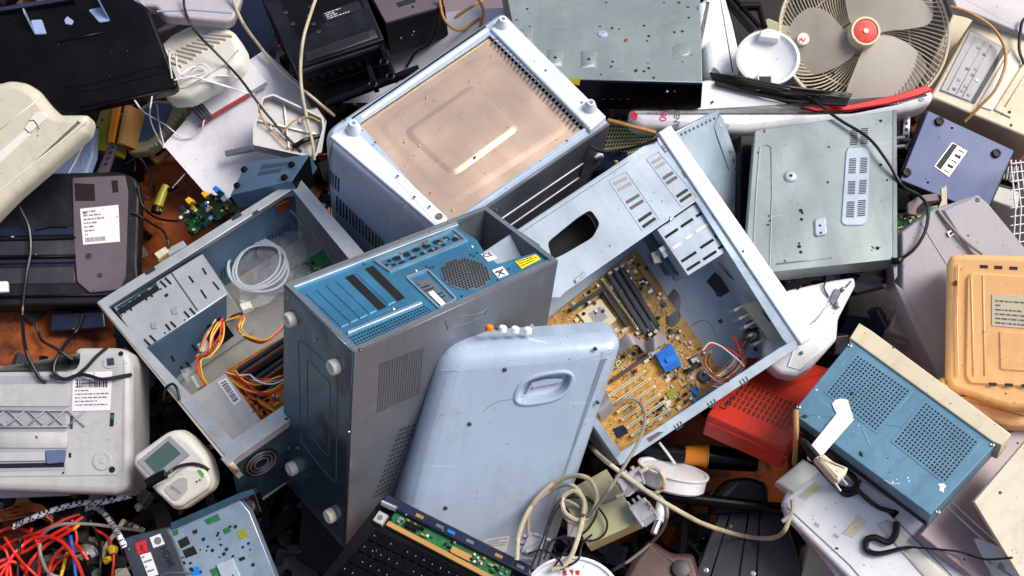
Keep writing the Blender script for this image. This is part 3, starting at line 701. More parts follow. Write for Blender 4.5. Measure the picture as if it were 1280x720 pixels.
for k in range(4):
    L = []; 
    for a in range(40):
        an = 2*math.pi*a/40; px = 328+(37-k*2.6+2*math.sin(an*2+k*1.7))*math.cos(an+.1*k)-k*1.2*math.sin(k*2); py = 341+(33-k*2.4+1.5*math.sin(an*3+k))*math.sin(an); L.append((*f.P(px, py, H), H+.022+.002*k))
    b.part('tube_coil', MB().tube(L, .0024, 8, True), mat('frosted_tube', '#d9e2ec', .2, 0, .05, 0, bump=0, alpha=.62))

# ================================================================ open case on the right with the motherboard
f = frame([(775, 582), (1012, 424), (822, 168), (598, 322)], .455, fix=(.1, -.45))
D = .155
t = Thing('open_computer_case', 'open pale blue computer case with amber motherboard, blue heat sink and white front edge', 'computer case', f, D)
FR = f
rim = [f.P(775, 582), f.P(998, 434), f.P(822, 176), f.P(598, 322)]
body = MB().plate(rim, [inset(rim, .002)], -D, -.002); body.prism(inset(rim, .0005), -D, -D+.003, 0)
t.part('casing', body, m_floorb)
H = -D+.0045
t.part('floor_plate', MB().flat(inset(rim, .0025), H), m_floorb)
# white front bezel along the right
bz = t.part('front_bezel', MB().soft(rnd(f.L([(822, 166), (838, 156), (1018, 414), (1014, 424), (1001, 432)], .004), .003), -D, .006, .003, 3), m_white)
rl = t.part('rail', MB().prism(f.L([(819, 173), (828, 170), (1001, 427), (990, 437), (978, 424)], 0), -.003, .001, .0008), m_steel)
def eslot(c, ang, s=1., parent=rl, h=.0016):
    """an E-shaped punched catch"""
    a = R(ang); u = (math.cos(a), math.sin(a)); v = (-u[1], u[0]); mb = MB()
    def pt(x, y): return (c[0]+(u[0]*x+v[0]*y)*s, c[1]+(u[1]*x+v[1]*y)*s)
    for k, (x0, y0, x1, y1) in enumerate(((-4, 3, 4, 3), (-4, 3, -4, -3), (0, 3, 0, -3), (4, 3, 4, -3))): mb.prism(f.L(seg(pt(x0, y0), pt(x1, y1), 1.2*s), h), h-.0006, h+.0001*(k+1), 0)
    t.part('catch_slot', mb, m_dsteel, parent)
for c in ((832, 185), (857, 217), (872, 236), (895, 271), (909, 291), (934, 329), (946, 346)): eslot(c, 57)
rb = t.part('rail', MB().prism(f.L([(775, 582), (998, 434), (992, 425), (972, 436), (775, 565), (770, 573)], 0), -.003, .0018, .0008), m_steelw)
for c in ((848, 532), (890, 504), (930, 476)): eslot(c, -33, 1.15, rb, .0024)
t.part('rail_slot', MB().flat(f.L([(808, 548), (822, 540), (830, 540), (812, 553)], .0022), .0022), m_mauve, rb)
t.part('rail', MB().prism(f.L([(598, 322), (775, 582), (779, 570), (606, 318)], 0), -.003, .0012, .0008), m_steel)
# inner side of the front wall
# upper plate
pl = [f.P(*p) for p in ((600, 318), (818, 174), (872, 250), (820, 286), (705, 366), (700, 372), (640, 372))]
oval = rnd(f.L([(684, 303), (722, 272), (738, 262), (750, 279), (741, 297), (705, 318), (690, 325)], 0), .008)
up = t.part('cover_plate', MB().plate(pl, [oval], -.002, .0022), m_steelw)
t.part('plate_lip', MB().prism(f.L([(640, 292), (784, 198), (786, 202), (644, 296)], .002), .002, .005, .001), m_steelw, up)
t.part('opening_tunnel', MB().plate(inset(oval, -.002), [oval], -.03, -.001), m_mauve, up)
t.part('opening_floor', MB().flat(inset(oval, -.002), -.05), m_void, up)
t.part('plate_edge', MB().prism(f.L([(718, 350), (730, 339), (732, 343), (720, 354)], .002), .002, .006, .0005), m_steel, up)
for Q, rows in (([(761, 226), (783, 215), (824, 274), (803, 289)], (.08, .2, .45, .57, .82, .94)), ([(808, 199), (823, 190), (871, 246), (852, 259)], (.1, .2, .42, .52, .8, .9))):
    t.part('pressed_ridge', ridge(f, [bil(Q, a, b) for a, b in ((0, 0), (1, 0), (1, 1), (0, 1))], .0012, .0022, closed=True), m_steelw, up)
    for k, v in enumerate(rows):
        c = [bil(Q, .12, v-.02), bil(Q, .88, v-.02), bil(Q, .88, v+.035), bil(Q, .12, v+.035)]
        t.part('slot', MB().flat(f.L(c, .0026), .0026), [m_greyp, m_mauve, m_ink][k//2], up)
screw(t, [(839, 273)], .0022, .004, m_metal, up)
# lower drive cage
Hc = -.006; Q = [(821, 287), (874, 251), (915, 310), (860, 345)]
cg = t.part('drive_cage', MB().prism(f.L(Q, Hc), -.1, Hc, .001), m_steelw)
for k, (u, v, w) in enumerate(((.05, .2, .3), (.42, .2, .28), (.78, .2, .14), (.05, .44, .2), (.36, .42, .14), (.6, .42, .3), (.05, .72, .34), (.5, .7, .3), (.05, .9, .3), (.42, .9, .3), (.78, .88, .12), (.85, .68, .1))):
    c = [bil(Q, u, v-.025), bil(Q, u+w, v-.025), bil(Q, u+w, v+.025), bil(Q, u, v+.025)]
    t.part('slot', MB().flat(f.L(c, Hc+.0006), Hc+.0006), m_offwhite if k in (3, 4, 5) else m_void, cg)
t.part('side_bracket', MB().prism(f.L([(808, 292), (821, 287), (862, 345), (838, 342), (822, 318)], -.05), -.09, -.05, .001), m_steelt)
t.part('latch', MB().prism(f.L([(823, 310), (834, 303), (838, 309), (827, 317)], -.02), -.05, -.02, .001), m_metal)
t.part('latch', MB().prism(f.L([(826, 316), (838, 309), (841, 317), (830, 324)], -.03), -.05, -.025, .001), m_metal)
t.part('bracket', MB().prism(f.L([(813, 316), (824, 311), (828, 328), (818, 330)], -.04), -.07, -.04, .001), m_chrome)
# cut-outs and marks on the floor plate
t.part('floor_opening', MB().flat(f.L([(883, 352), (893, 340), (918, 360), (900, 372)], H+.0007), H+.0007), m_brown)
for c in ((897, 368), (900, 402), (944, 437), (843, 348)): t.part('floor_opening', MB().prism(f.L([(c[0]-3, c[1]-1), (c[0]+1, c[1]-4), (c[0]+4, c[1]), (c[0], c[1]+3)], H), H, H+.0009, 0), m_dsteel)
t.part('pressed_ridge', ridge(f, [(864, 408), (872, 402), (882, 400), (890, 408), (895, 420)], .001, H), m_steel)
# beige front connector frame
b = t.part('connector_frame', MB().plate(f.L([(930, 382), (950, 372), (984, 414), (966, 430)], -.04), [f.L([(951, 388), (961, 382), (972, 396), (962, 403)], -.04)], -.06, -.04), m_cream)
t.part('dark_window', MB().flat(f.L([(951, 388), (961, 382), (972, 396), (962, 403)], -.05), -.05), m_void, b)
for k in range(5):
    v = k/4; a = lerp2((918, 388), (944, 430), v); c = lerp2((936, 378), (966, 420), v)
    t.part('connector_rib', MB().prism(f.L(seg(a, c, 3.4), -.04), -.075, -.04-.002*k, .0008), m_beige, b)
for k, p in enumerate(((936, 390), (941, 402), (948, 410), (954, 422))):
    t.part('plug', MB().prism(f.L([(p[0]-5, p[1]), (p[0]+3, p[1]-5), (p[0]+7, p[1]+1), (p[0]-1, p[1]+6)], -.06), -.08, -.055, .001), [m_beige, m_dkblue, m_black, m_beige][k], b)
# ------------- motherboard
H = -D+.016
Qm = [(672, 410), (795, 312), (906, 472), (774, 572)]
bm_ = MB().prism(f.L(Qm, H), H-.002, H, 0); rg = random.Random(31)
for k in range(150):
    u, v = rg.random()*.9, rg.random()*.9; l = rg.uniform(.02, .12); dg = rg.choice([(1, 0), (0, 1), (.7, .7), (.7, -.7)]); a = bil(Qm, u, v); b_ = bil(Qm, min(.99, max(.01, u+dg[0]*l)), min(.99, max(.01, v+dg[1]*l)))
    for j in range(rg.choice([1, 2, 4])):
        o_ = j*1.1; bm_.flat(f.L(seg((a[0]+o_, a[1]+o_*.4), (b_[0]+o_, b_[1]+o_*.4), .45), H+.0003), H+.0003+.000002*k, 1 if rg.random() < .6 else 2)
for k in range(700):
    p = bil(Qm, rg.uniform(.01, .99), rg.uniform(.01, .99)); x, y = f.P(*p, H); s_ = rg.uniform(.0005, .0011)
    bm_.flat([(x-s_, y-s_), (x+s_, y-s_), (x+s_, y+s_), (x-s_, y+s_)], H+.0008+.000001*k, rg.choice([3, 3, 2, 2, 1]))
for k in range(46):
    a = bil(Qm, rg.uniform(.3, .95), rg.uniform(.02, .95)); w_, h_ = rg.uniform(3, 9), rg.uniform(2, 5); q = [(a[0]-w_/2, a[1]), (a[0], a[1]-h_), (a[0]+w_/2, a[1]), (a[0], a[1]+h_)]
    for j in range(4): bm_.flat(f.L(seg(q[j], q[(j+1) % 4], .4), H+.0005), H+.0006+.000002*k, 3)
bd = t.part('motherboard', bm_, [m_pcb, m_gold, m_brown, m_label])
def mp(name, q, h, m, c=.0006, h0=0): return t.part(name, MB().prism(f.L(q, H+h), H+h0, H+h, c), m, bd)
# bare traces of colour: lighter and darker zones as printed areas
for a, b_, m, w_ in (((761, 342), (808, 416), m_bslot, 7.2), ((769, 338), (816, 413), m_bslot, 7.2), ((776, 334), (823, 409), m_bslot, 6), ((752, 348), (798, 412), m_slot, 2.6)):
    s_ = mp('memory_slot', seg(a, b_, w_), .011, m); t.part('slot_groove', MB().prism(f.L(seg(lerp2(a, b_, .04), lerp2(a, b_, .96), 1.2), H+.011), H+.011, H+.0116, 0), m_dsteel, bd)
for p in ((763, 341), (771, 336), (778, 332), (813, 418), (820, 414), (826, 409)): mp('slot_clip', [(p[0]-3, p[1]), (p[0]+1, p[1]-3), (p[0]+3, p[1]), (p[0]-1, p[1]+3)], .015, m_offwhite)
mp('socket_bar', seg((713, 388), (754, 361), 5), .012, m_bslot); mp('socket_bar', seg((753, 362), (784, 407), 4), .012, m_bslot)
mp('cpu_socket', [(722, 392), (750, 373), (771, 400), (744, 420)], .006, m_slot)
mp('cpu_pins', [(735, 392), (750, 383), (760, 397), (745, 407)], .0064, m_greyp, 0, .006)
mp('expansion_slot', seg((765, 476), (811, 444), 4.5), .012, m_brown)
for k in range(6):
    a = lerp2((760, 496), (789, 545), k/5); b_ = lerp2((807, 463), (838, 511), k/5)
    s_ = mp('expansion_slot', seg(a, b_, 3.6), .011, m_slot)
    t.part('slot_groove', MB().prism(f.L(seg(lerp2(a, b_, .05), lerp2(a, b_, .95), .9), H+.011), H+.011, H+.0115, 0), m_brown, bd)
hq = [(819, 443), (839, 429), (853, 456), (832, 466)]
mp('heat_sink', hq, .012, m_bluex)
for k in range(9):
    v = (k+.5)/9
    if 3 < k < 6: continue
    mp('heat_sink_fin', seg(bil(hq, .03, v), bil(hq, .97, v), 1.1), .02, m_bluex, 0, .012)
mp('heat_sink_fin', [bil(hq, .35, .42), bil(hq, .65, .42), bil(hq, .65, .62), bil(hq, .35, .62)], .017, m_bluex, 0, .012)
x, y = f.P(880, 470, H); t.part('battery', MB().lathe(x, y, [(.0125, H), (.0125, H+.006), (.0105, H+.0065), (.0105, H+.0055)], 24), m_dsteel, bd)
mp('chip', [(860, 449), (871, 444), (876, 452), (865, 457)], .004, m_black); mp('chip', [(863, 449), (871, 445.5), (874, 451), (866, 454)], .0045, m_label, 0, .004)
mp('chip', [(766, 536), (779, 531), (786, 541), (772, 548)], .003, m_dkblue); mp('chip', [(832, 491), (842, 484), (850, 493), (838, 502)], .003, m_olive)
mp('port_bar', seg((860, 466), (876, 453), 4), .008, m_bslot); mp('port_bar', seg((800, 332), (822, 362), 7), .009, m_ctan); mp('port_bar', seg((812, 402), (826, 422), 3), .009, m_offwhite)
mp('port_bar', seg((864, 485), (874, 495), 5), .006, m_bluex); mp('port_bar', seg((872, 503), (862, 496), 3), .006, m_bluex)
mp('chip', [(800, 350), (808, 345), (812, 352), (804, 357)], .003, m_dkblue)
rg = random.Random(11)
zones = [((.30, .02, .97, .10), 40), ((.5, .1, .98, .4), 70), ((.55, .42, .98, .62), 60), ((.62, .62, .98, .98), 90), ((.02, .3, .5, .55), 40), ((.3, .86, .62, .98), 30), ((.1, .1, .5, .3), 34), ((.3, .5, .6, .62), 20)]
for (u0, v0, u1, v1), n in zones:
    for k in range(n):
        px, py = bil(Qm, rg.uniform(u0, u1) if 0 else rg.uniform(.0, 1), 0), 0
        p = bil(Qm, rg.uniform(v0, v1) if 0 else rg.uniform(u0, u1), rg.uniform(v0, v1)); x, y = f.P(*p, H); q = rg.random()
        if 0: pass
        if q < .22: t.part('capacitor', MB().lathe(x, y, [(.0032, H), (.0032, H+.008), (.0026, H+.0092), (.0006, H+.0092)], 10), rg.choice([m_dkblue, m_metal, m_black]), bd)
        else:
            a, b_ = rg.choice([(.0015, .001), (.003, .0012), (.0012, .003), (.005, .003), (.0035, .0035), (.002, .001)]); h_ = rg.uniform(.001, .004)
            t.part('chip' if a > .003 else 'resistor', MB().bx(x-a, x+a, y-b_, y+b_, H, H+h_, 0), rg.choice([m_black, m_slot, m_gold, m_metal, m_slot, m_dsteel, m_ctan, m_offwhite]), bd)
# ribbon cables: curved bands
def band(t, pts, w, m, name='ribbon_cable', parent=None, th=.0008):
    """ribbon: pts are (px,py,h); w is its width in metres, direction turning given by angle in degrees"""
    C_ = spline([V((*t.f.P(x, y, h), h)) for x, y, h, a in pts], 6); A_ = spline([V((a, 0, 0)) for x, y, h, a in pts], 6); L = []
    for c, a in zip(C_, A_):
        a = R(a.x); d = V((math.cos(a), math.sin(a), 0))*w/2; L.append([tuple(c-d), tuple(c+d), tuple(c+d+V((0, 0, th))), tuple(c-d+V((0, 0, th)))])
    return t.part(name, MB().loops(L), m, parent, None)
band(t, [(838, 366, H+.02, 20), (846, 376, H+.05, 30), (850, 390, H+.06, 60), (838, 402, H+.04, 80), (832, 398, H+.02, 60)], .022, m_ribbon)
band(t, [(772, 436, H+.03, 80), (790, 424, H+.045, 90), (806, 434, H+.02, 70), (818, 428, H+.04, 60), (832, 420, H+.02, 80)], .022, m_ribbon)
band(t, [(760, 520, H+.012, 10), (756, 508, H+.03, 10), (752, 498, H+.02, 20)], .03, m_ribbon)
WC = [m_cred, m_cwhite, m_cgrey, m_cblack, m_ccream, m_cwhite, m_cgrey, m_cgrey, m_cora]
strands(t, [(888, 440), (882, 452), (890, 466), (905, 474), (920, 462), (928, 448), (922, 430), (938, 415)], -.09, .0009, WC, .010, 12)
strands(t, [(880, 464), (895, 470), (912, 458), (926, 440), (936, 420), (944, 410)], -.09, .0009, WC, .010, 13)
strands(t, [(884, 478), (898, 482), (914, 478), (926, 462), (930, 440)], -.1, .0009, WC[:6], .009, 14)
strands(t, [(878, 440), (890, 432), (908, 434), (925, 446), (930, 456)], -.06, .0012, [m_cred, m_cwhite], .008, 15)
strands(t, [(910, 414), (918, 424), (926, 444)], -.06, .0018, [m_cred, m_mauve], .002, 16)
strands(t, [(898, 328), (914, 346), (930, 362), (938, 378)], -.09, .0014, [m_ctan, m_cblack], .003, 17)
mb = MB(); mb.tube([(*f.P(a, b_, -.055), -.055+.004*k) for k, (a, b_) in enumerate([(936, 412), (930, 416), (930, 424), (936, 428), (944, 424), (944, 416)])], .003, 8, True); t.part('cable_coil', mb, m_cblack)
t.part('copper_coil', MB().cyl((*f.P(942, 462, -.07), -.07), (*f.P(956, 452, -.07), -.07), .006), m_ccop)
def boxy(name, label, cat, quad, z, depth, m, out=None, r=.003, top=None, W=None, n0=(0, -.3), reg=None, fix=None, part='casing', rc=.004, group=None, both=False):
    f = frame(quad, z, W=W, n0=n0, reg=reg if reg is not None else (.12 if W else .6), fix=fix); t = Thing(name, label, cat, f, depth, group)
    o = rnd(f.L(out or quad), rc) if rc else f.L(out or quad)
    t.part(part, MB().soft(o, -depth, 0, r, 3, both=both), m); t.o = o; return t
def lines(t, segs, h, r, m, name='pressed_ridge', parent=None):
    for s_ in segs: t.part(name, ridge(t.f, s_, r, h), m, parent)
def pad(t, q, h, m, name='panel', h0=0, c=.0008, rr=0, parent=None):
    o = t.f.L(q, h); return t.part(name, MB().prism(rnd(o, rr) if rr else o, h0, h, c), m, parent)
def dent(t, q, h, m, name='recess', parent=None, rr=0):
    o = t.f.L(q, h); return t.part(name, MB().flat(rnd(o, rr) if rr else o, h), m, parent)
# black paper tray, top left
t = boxy('printer_tray', 'glossy black printer paper tray with two pale blue guides, top left of the heap', 'printer tray', [(0, 112), (215, 100), (190, -20), (-10, 10)], .44, .03, m_blackg,
    [(-30, 13), (150, -12), (186, 10), (200, 45), (223, 106), (215, 112), (78, 141), (62, 132), (44, 108), (-30, 104)], .006, rc=.01)
lines(t, [[(73, 104), (84, 107), (110, 105), (200, 81)], [(95, 113), (115, 112), (203, 90)], [(73, 52), (130, 40)], [(100, 137), (215, 112)]], .0012, .0022, m_black)
for q, tip in (([(44, 43), (58, 42), (52, 24), (38, 25)], ((28, 10), (44, 44), (50, 28))), ([(124, 28), (137, 26), (128, 8), (110, 12)], ((119, -4), (136, 26), (134, 12)))):
    g_ = pad(t, q, .004, m_ltblue, 'paper_guide', 0, .001, .004)
    A, B, C_ = t.f.P(*tip[0]), t.f.P(*tip[1]), t.f.P(*tip[2])
    t.part('guide_fin', MB().loops([[(A[0], A[1], .003), (B[0], B[1], .003), ((A[0]+B[0])/2, (A[1]+B[1])/2, .035)], [(A[0]+.003, A[1], .003), (B[0]+.003, B[1], .003), ((A[0]+B[0])/2+.003, (A[1]+B[1])/2, .035)]]), m_ltblue, g_)
pad(t, [(80, 25), (84, 20), (92, 26), (90, 31), (82, 30)], .0015, m_ltblue, 'emblem')
pad(t, [(-20, 12), (90, -6), (92, -1), (-20, 17)], .012, m_dkblue, 'front_lip')
# blackish machine under it
t = boxy('printer', 'black slitted machine partly hidden under the glossy paper tray', 'printer', [(150, 70), (250, 60), (235, 10), (160, 10)], .28, .1, m_black)
lines(t, [[(165+8*k, 60-3*k), (215+6*k, 26-2*k)] for k in range(5)], .001, .0015, m_charc)
# beige printer
t = boxy('printer', 'aged beige printer with a small latch on its sloping lid, at left edge', 'printer', [(-20, 250), (70, 200), (90, 140), (-20, 110)], .40, .045, m_beige,
    [(-30, 108), (12, 98), (30, 101), (45, 110), (60, 129), (72, 141), (107, 141), (111, 150), (107, 165), (60, 207), (18, 243), (-30, 292)], .02, fix=(.02, -.42), rc=.008)
lines(t, [[(108, 152), (60, 190), (-10, 246)]], .0005, .0016, m_offwhite, 'seam')
pad(t, [(-20, 206), (30, 162), (38, 168), (-20, 222)], .0015, m_offwhite, 'panel', 0, .001)
lt = pad(t, [(30, 160), (42, 141), (54, 139), (60, 146), (42, 162), (36, 166)], .004, m_offwhite, 'latch', 0, .0015, .003)
t.part('crack', ridge(t.f, [(36, 151), (42, 150), (46, 155), (49, 162)], .0008, .005), m_ink, lt)
lines(t, [[(-10, 170), (50, 122)]], .0004, .0012, m_offwhite)
# ribbed off-white cover
t = boxy('louvred_cover', 'off-white rounded plastic cover with angled ribs beside the black paper tray', 'plastic cover', [(195, 110), (290, 80), (280, 30), (200, 55)], .34, .04, m_offwhite,
    [(190, 62), (212, 42), (235, 30), (264, 26), (290, 36), (302, 56), (300, 78), (282, 92), (232, 121), (206, 122), (194, 100)], .014, rc=.012)
for k in range(10):
    a = (203+6.5*k, 84-5.6*k); b = (218+7.2*k, 92-5.2*k) if k < 3 else (214+7.4*k, 90-4.6*k)
    t.part('rib', MB().prism(t.f.L(seg((a[0]-2, a[1]-12+k*2.2), (b[0]+9, b[1]-10+k*.6), 2.6), .0035), 0, .0035, .001), m_beige)
pad(t, [(252, 42), (262, 38), (270, 43), (258, 49)], .002, m_ltblue, 'sticker')
lines(t, [[(206, 112), (232, 110), (280, 82), (298, 62)]], .0006, .0012, m_greyp, 'seam')
# casing at the very top
t = boxy('plastic_casing', 'pale bluish plastic casing with a rounded lip beside the black paper tray', 'plastic casing', [(160, 10), (295, 22), (300, -30), (150, -30)], .42, .03, m_lav,
    [(146, -4), (150, -20), (306, -20), (302, 0), (293, 24), (284, 28), (205, 20), (195, 8), (160, 8)], .006, rc=.008)
lines(t, [[(196, 14), (240, 12), (290, 16)], [(170, -2), (182, 8)]], .001, .002, m_ltblue)
# papers
def sheet(name, label, quad, z, pts, m, cat='paper', th=.0008, amp=.004, n0=(0, -.25), seed=1):
    f = frame(quad, z, n0=n0, reg=.3); o = f.L(pts); xs = [p[0] for p in o]; ys = [p[1] for p in o]
    bm = bmesh.new(); vs = [bm.verts.new((x, y, 0)) for x, y in o]; bm.faces.new(vs)
    for _ in range(1):
        for k in range(1, 14):
            t_ = min(xs)+(max(xs)-min(xs))*k/14; bmesh.ops.bisect_plane(bm, geom=bm.verts[:]+bm.edges[:]+bm.faces[:], plane_co=(t_, 0, 0), plane_no=(1, 0, 0))
            t_ = min(ys)+(max(ys)-min(ys))*k/14; bmesh.ops.bisect_plane(bm, geom=bm.verts[:]+bm.edges[:]+bm.faces[:], plane_co=(0, t_, 0), plane_no=(0, 1, 0))
    rg = random.Random(seed); a, b, c = rg.uniform(10, 25), rg.uniform(10, 25), rg.uniform(0, 6)
    for v in bm.verts: v.co.z = amp*(math.sin(v.co.x*a+c)+math.sin(v.co.y*b+v.co.x*8))
    bm.faces.ensure_lookup_table(); bm.verts.index_update()
    vs = [tuple(v.co) for v in bm.verts]; fs = [tuple(v.index for v in q.verts) for q in bm.faces]; n = len(vs); bm.free()
    mb = MB().add(vs+[(x, y, z_-th) for x, y, z_ in vs], fs+[tuple(i+n for i in q[::-1]) for q in fs])
    return solo(name, label, cat, f, mb, m)
sheet('paper_sheet', 'large white paper sheet with brown stains left of the open left case', [(205, 182), (275, 245), (390, 160), (300, 80)], .22,
    [(204, 181), (222, 160), (262, 112), (330, 62), (372, 100), (408, 150), (402, 190), (330, 215), (284, 247), (262, 247)], m_paper)
sheet('paper_sheet', 'crumpled white sheet beneath the black stereo, above the pink-plated appliance', [(440, 120), (560, 70), (560, 20), (440, 60)], .20,
    [(430, 130), (410, 90), (480, 60), (560, 20), (640, 10), (610, 50), (560, 85), (500, 125)], m_paper, amp=.007, seed=5)
t = boxy('notebook', 'closed white notebook with a red spine on the stained paper', 'notebook', [(264, 143), (333, 102), (303, 62), (236, 108)], .27, .018, m_paper, r=.001, rc=0)
g = side(t.f, (264, 143), (333, 102), 0, (285, 100)); t.part('spine', to(MB().prism(g.L([(264, 144), (312, 116), (312, 121), (264, 149)], .001), 0, .0012, 0), t.f, g), m_redc)
t = boxy('slotted_rail', 'dark rail with pale stripes tucked against the white notebook', 'metal rail', [(228, 122), (254, 150), (264, 143), (240, 114)], .26, .02, m_charc, r=.001, rc=0)
for k in range(3): pad(t, seg((231+4*k, 122-2*k), (253+4*k, 147-2*k), 1.4), .001, m_chrome, 'strip')
solo('metal_rod', 'short grey metal rod lying on the stained white paper', 'metal rod', frame([(282, 194), (322, 186), (321, 181), (281, 189)], .235), MB().prism(frame([(282, 194), (322, 186), (321, 181), (281, 189)], .235).L([(282, 195), (322, 187), (321, 181), (281, 189)]), -.004, .003), m_chrome)
# white open tray
f = frame([(318, 182), (395, 193), (400, 145), (330, 122)], .30, n0=(0, -.3), reg=.2); o = rnd(f.L([(316, 181), (316, 160), (328, 121), (342, 117), (404, 146), (406, 160), (396, 196), (386, 196)]), .005)
t = Thing('plastic_tray', 'shallow off-white plastic tray with thin cords, beside the pink-plated appliance', 'tray', f, .035)
t.part('tray_floor', MB().prism(inset(o, .001), -.035, -.022, 0), m_palegrey); t.part('tray_rim', MB().plate(o, [inset(o, .004)], -.034, 0), m_palegrey)
for a, b in (((355, 128), (362, 190)), ((322, 150), (398, 168))): t.part('rib', MB().prism(f.L(seg(a, b, 2), -.016), -.022, -.016, 0), m_offwhite)
for p in ((340, 160), (376, 152), (372, 180)): x, y = f.P(*p, -.02); t.part('boss', MB().lathe(x, y, [(.005, -.022), (.0045, -.012), (.002, -.012), (.002, -.02)], 12), m_offwhite)
# small blue-grey box with black feet
t = boxy('set_top_box', 'small blue-grey metal box with four black feet and vent slits, upside down', 'set-top box', [(288, 244), (364, 226), (386, 193), (308, 203)], .33, .035, m_wallb, r=.001, rc=0, n0=(-.1, -.2))
for p in ((306, 213), (365, 207), (356, 223), (297, 233)): foot(t, t.f, p, .0068, .006, m_black, 'rubber_foot')
for Q in ([(324, 212), (358, 207), (361, 202), (327, 206)], [(320, 220), (350, 215), (354, 210), (324, 214)]):
    mb = MB(); slots(mb, t.f, Q, 11, 1, .4, 1, .0006); t.part('vent_slots', mb, m_void)
g = side(t.f, (364, 226), (386, 193), 0, (320, 215)); t.part('side_cover', to(MB().plate([g.P(365, 227), g.P(387, 194), g.P(392, 232), g.P(378, 248)], [], 0, .001), t.f, g), m_black)
t = boxy('plastic_clip_block', 'small white plastic block with a black arrow emblem by the blue-grey box', 'plastic block', [(340, 242), (376, 236), (372, 222), (350, 226)], .29, .02, m_white)
pad(t, seg((361, 232), (368, 238), 3), .001, m_ink, 'emblem'); pad(t, seg((366, 229), (364, 240), 2), .0013, m_ink, 'emblem')
# black stereo
t = boxy('stereo_unit', 'dusty black stereo with a vent strip and row of knobs, top centre-left', 'stereo', [(370, 85), (480, 49), (440, -45), (325, -5)], .34, .12, m_blackd, W=(386, 120), r=.003, rc=0, n0=(0, 0), reg=.05)
pad(t, [(380, 66), (468, 36), (472, 46), (384, 77)], .003, m_charc, 'vent_panel')
mb = MB(); slots(mb, t.f, [(387, 66), (460, 40), (463, 47), (391, 74)], 26, 1, .45, 1, .0036); t.part('vent_slots', mb, m_void)
dent(t, [(350, 2), (378, -14), (402, 34), (374, 50)], .0006, m_black); dent(t, [(380, -5), (440, -28), (456, 10), (402, 30)], .0006, m_black)
sticker(t, [(402, 17), (448, 1), (453, 12), (408, 27)], .001, m_ink, m_label, 4, False)
for p in ((357, 16), (366, 30), (386, 20), (392, 30), (388, 8), (398, 40)): x, y = t.f.P(*p, .001); t.part('socket', MB().lathe(x, y, [(.005, 0), (.005, .002), (.003, .0025), (.003, .001)], 12), m_dsteel)
g = side(t.f, (370, 85), (480, 49), 0, (400, 20))
t.part('trim', to(MB().prism(g.L([(374, 88), (478, 54), (479, 58), (376, 92)], 0), 0, .004, .001), t.f, g), m_charc)
for k in range(8):
    p = lerp2((390, 100), (470, 74), k/7); x, y = g.P(*p, 0); t.part('knob', to(MB().lathe(x, y, [(.008, 0), (.0075, .008), (.005, .009), (.001, .0085)], 14), t.f, g), m_black)
t.part('front_grille', to(MB().prism(g.L([(384, 110), (474, 82), (476, 92), (386, 120)], 0), 0, .002, .001), t.f, g), m_black)
f = frame([(412, 134), (520, 94), (517, 84), (409, 124)], .33)
t = Thing('handle_bar', 'round black carrying handle bar with two brackets in front of the stereo', 'handle', f, .02)
t.part('bar', MB().cyl((*f.P(408, 130), .0), (*f.P(524, 86), .0), .009), m_black)
for a, b in (((462, 86), (470, 112)), ((483, 68), (494, 100)), ((470, 40), (484, 76))): t.part('bracket', MB().prism(f.L(seg(a, b, 6)), -.01, .014, .002), m_black)
for p in ((466, 106), (488, 96), (480, 78)): x, y = f.P(*p, .014); t.part('bracket_ring', MB().tube([(x+.008*math.cos(a*.628), y+.008*math.sin(a*.628), .015) for a in range(10)], .0025, 6, True), m_black)
# second black unit with mauve lid
t = boxy('metal_box', 'black metal box with dusty mauve lid between stereo and grey deck', 'metal box', [(482, 31), (556, 8), (540, -50), (450, -25)], .34, .09, m_blackd, W=(488, 68), r=.002, rc=0, n0=(0, 0), reg=.05)
pad(t, [(482, 28), (552, 7), (536, -50), (454, -25)], .004, m_mauve, 'lid', 0, .001, .004)
pad(t, [(495, 3), (518, -4), (520, 2), (498, 9)], .005, m_ink, 'sticker', .004); pad(t, [(514, 7), (517, 6), (518, 9), (515, 10)], .005, m_void, 'hole', .004)
g = side(t.f, (482, 31), (556, 8), 0, (500, -20))
for p in ((501, 48), (515, 44), (517, 40)): x, y = g.P(*p, .0005); t.part('screw', to(MB().lathe(x, y, [(.003, 0), (.002, .002), (.0005, .002)], 8), t.f, g), m_dsteel)
boxy('plastic_board', 'greyish plastic board with tangled cords behind the pink-plated appliance, top centre', 'plastic board', [(545, 45), (640, 30), (650, -10), (550, -5)], .19, .03, m_pinkg)
# things in the dark corner left
t = boxy('olive_housing', 'olive yellow plastic housing with amber edge under the black paper tray', 'plastic housing', [(108, 186), (136, 190), (146, 138), (128, 132)], .22, .06, m_olive, n0=(-.3, -.2), rc=.003)
pad(t, [(134, 178), (141, 178), (150, 132), (141, 132)], .006, m_oranged, 'edge_strip'); pad(t, [(146, 180), (152, 178), (164, 132), (156, 130)], .004, m_ctan, 'edge_strip', -.05)
for p in ((122, 160), (118, 172), (128, 150)): x, y = t.f.P(*p); t.part('hole', MB().flat(circ(x, y, .003, 10), .0006), m_void)
t = boxy('metal_bracket', 'slim mauve metal bracket with punched slots below the olive housing', 'bracket', [(120, 217), (132, 222), (146, 182), (137, 178)], .2, .01, m_mauve, r=.001, rc=0)
for k in range(4): pad(t, seg((130+3*k, 206-7*k), (134+3*k, 204-7*k), 2.4), .0008, m_void, 'slot')
t = boxy('glass_dish', 'blue-tinted shallow dish with a serrated green rim beside the rusty soil', 'dish', [(160, 190), (225, 180), (228, 130), (165, 130)], .17, .03, m_putty, [(158, 192), (165, 140), (190, 124), (226, 126), (228, 142), (212, 168), (186, 188)], rc=.012, r=.006)
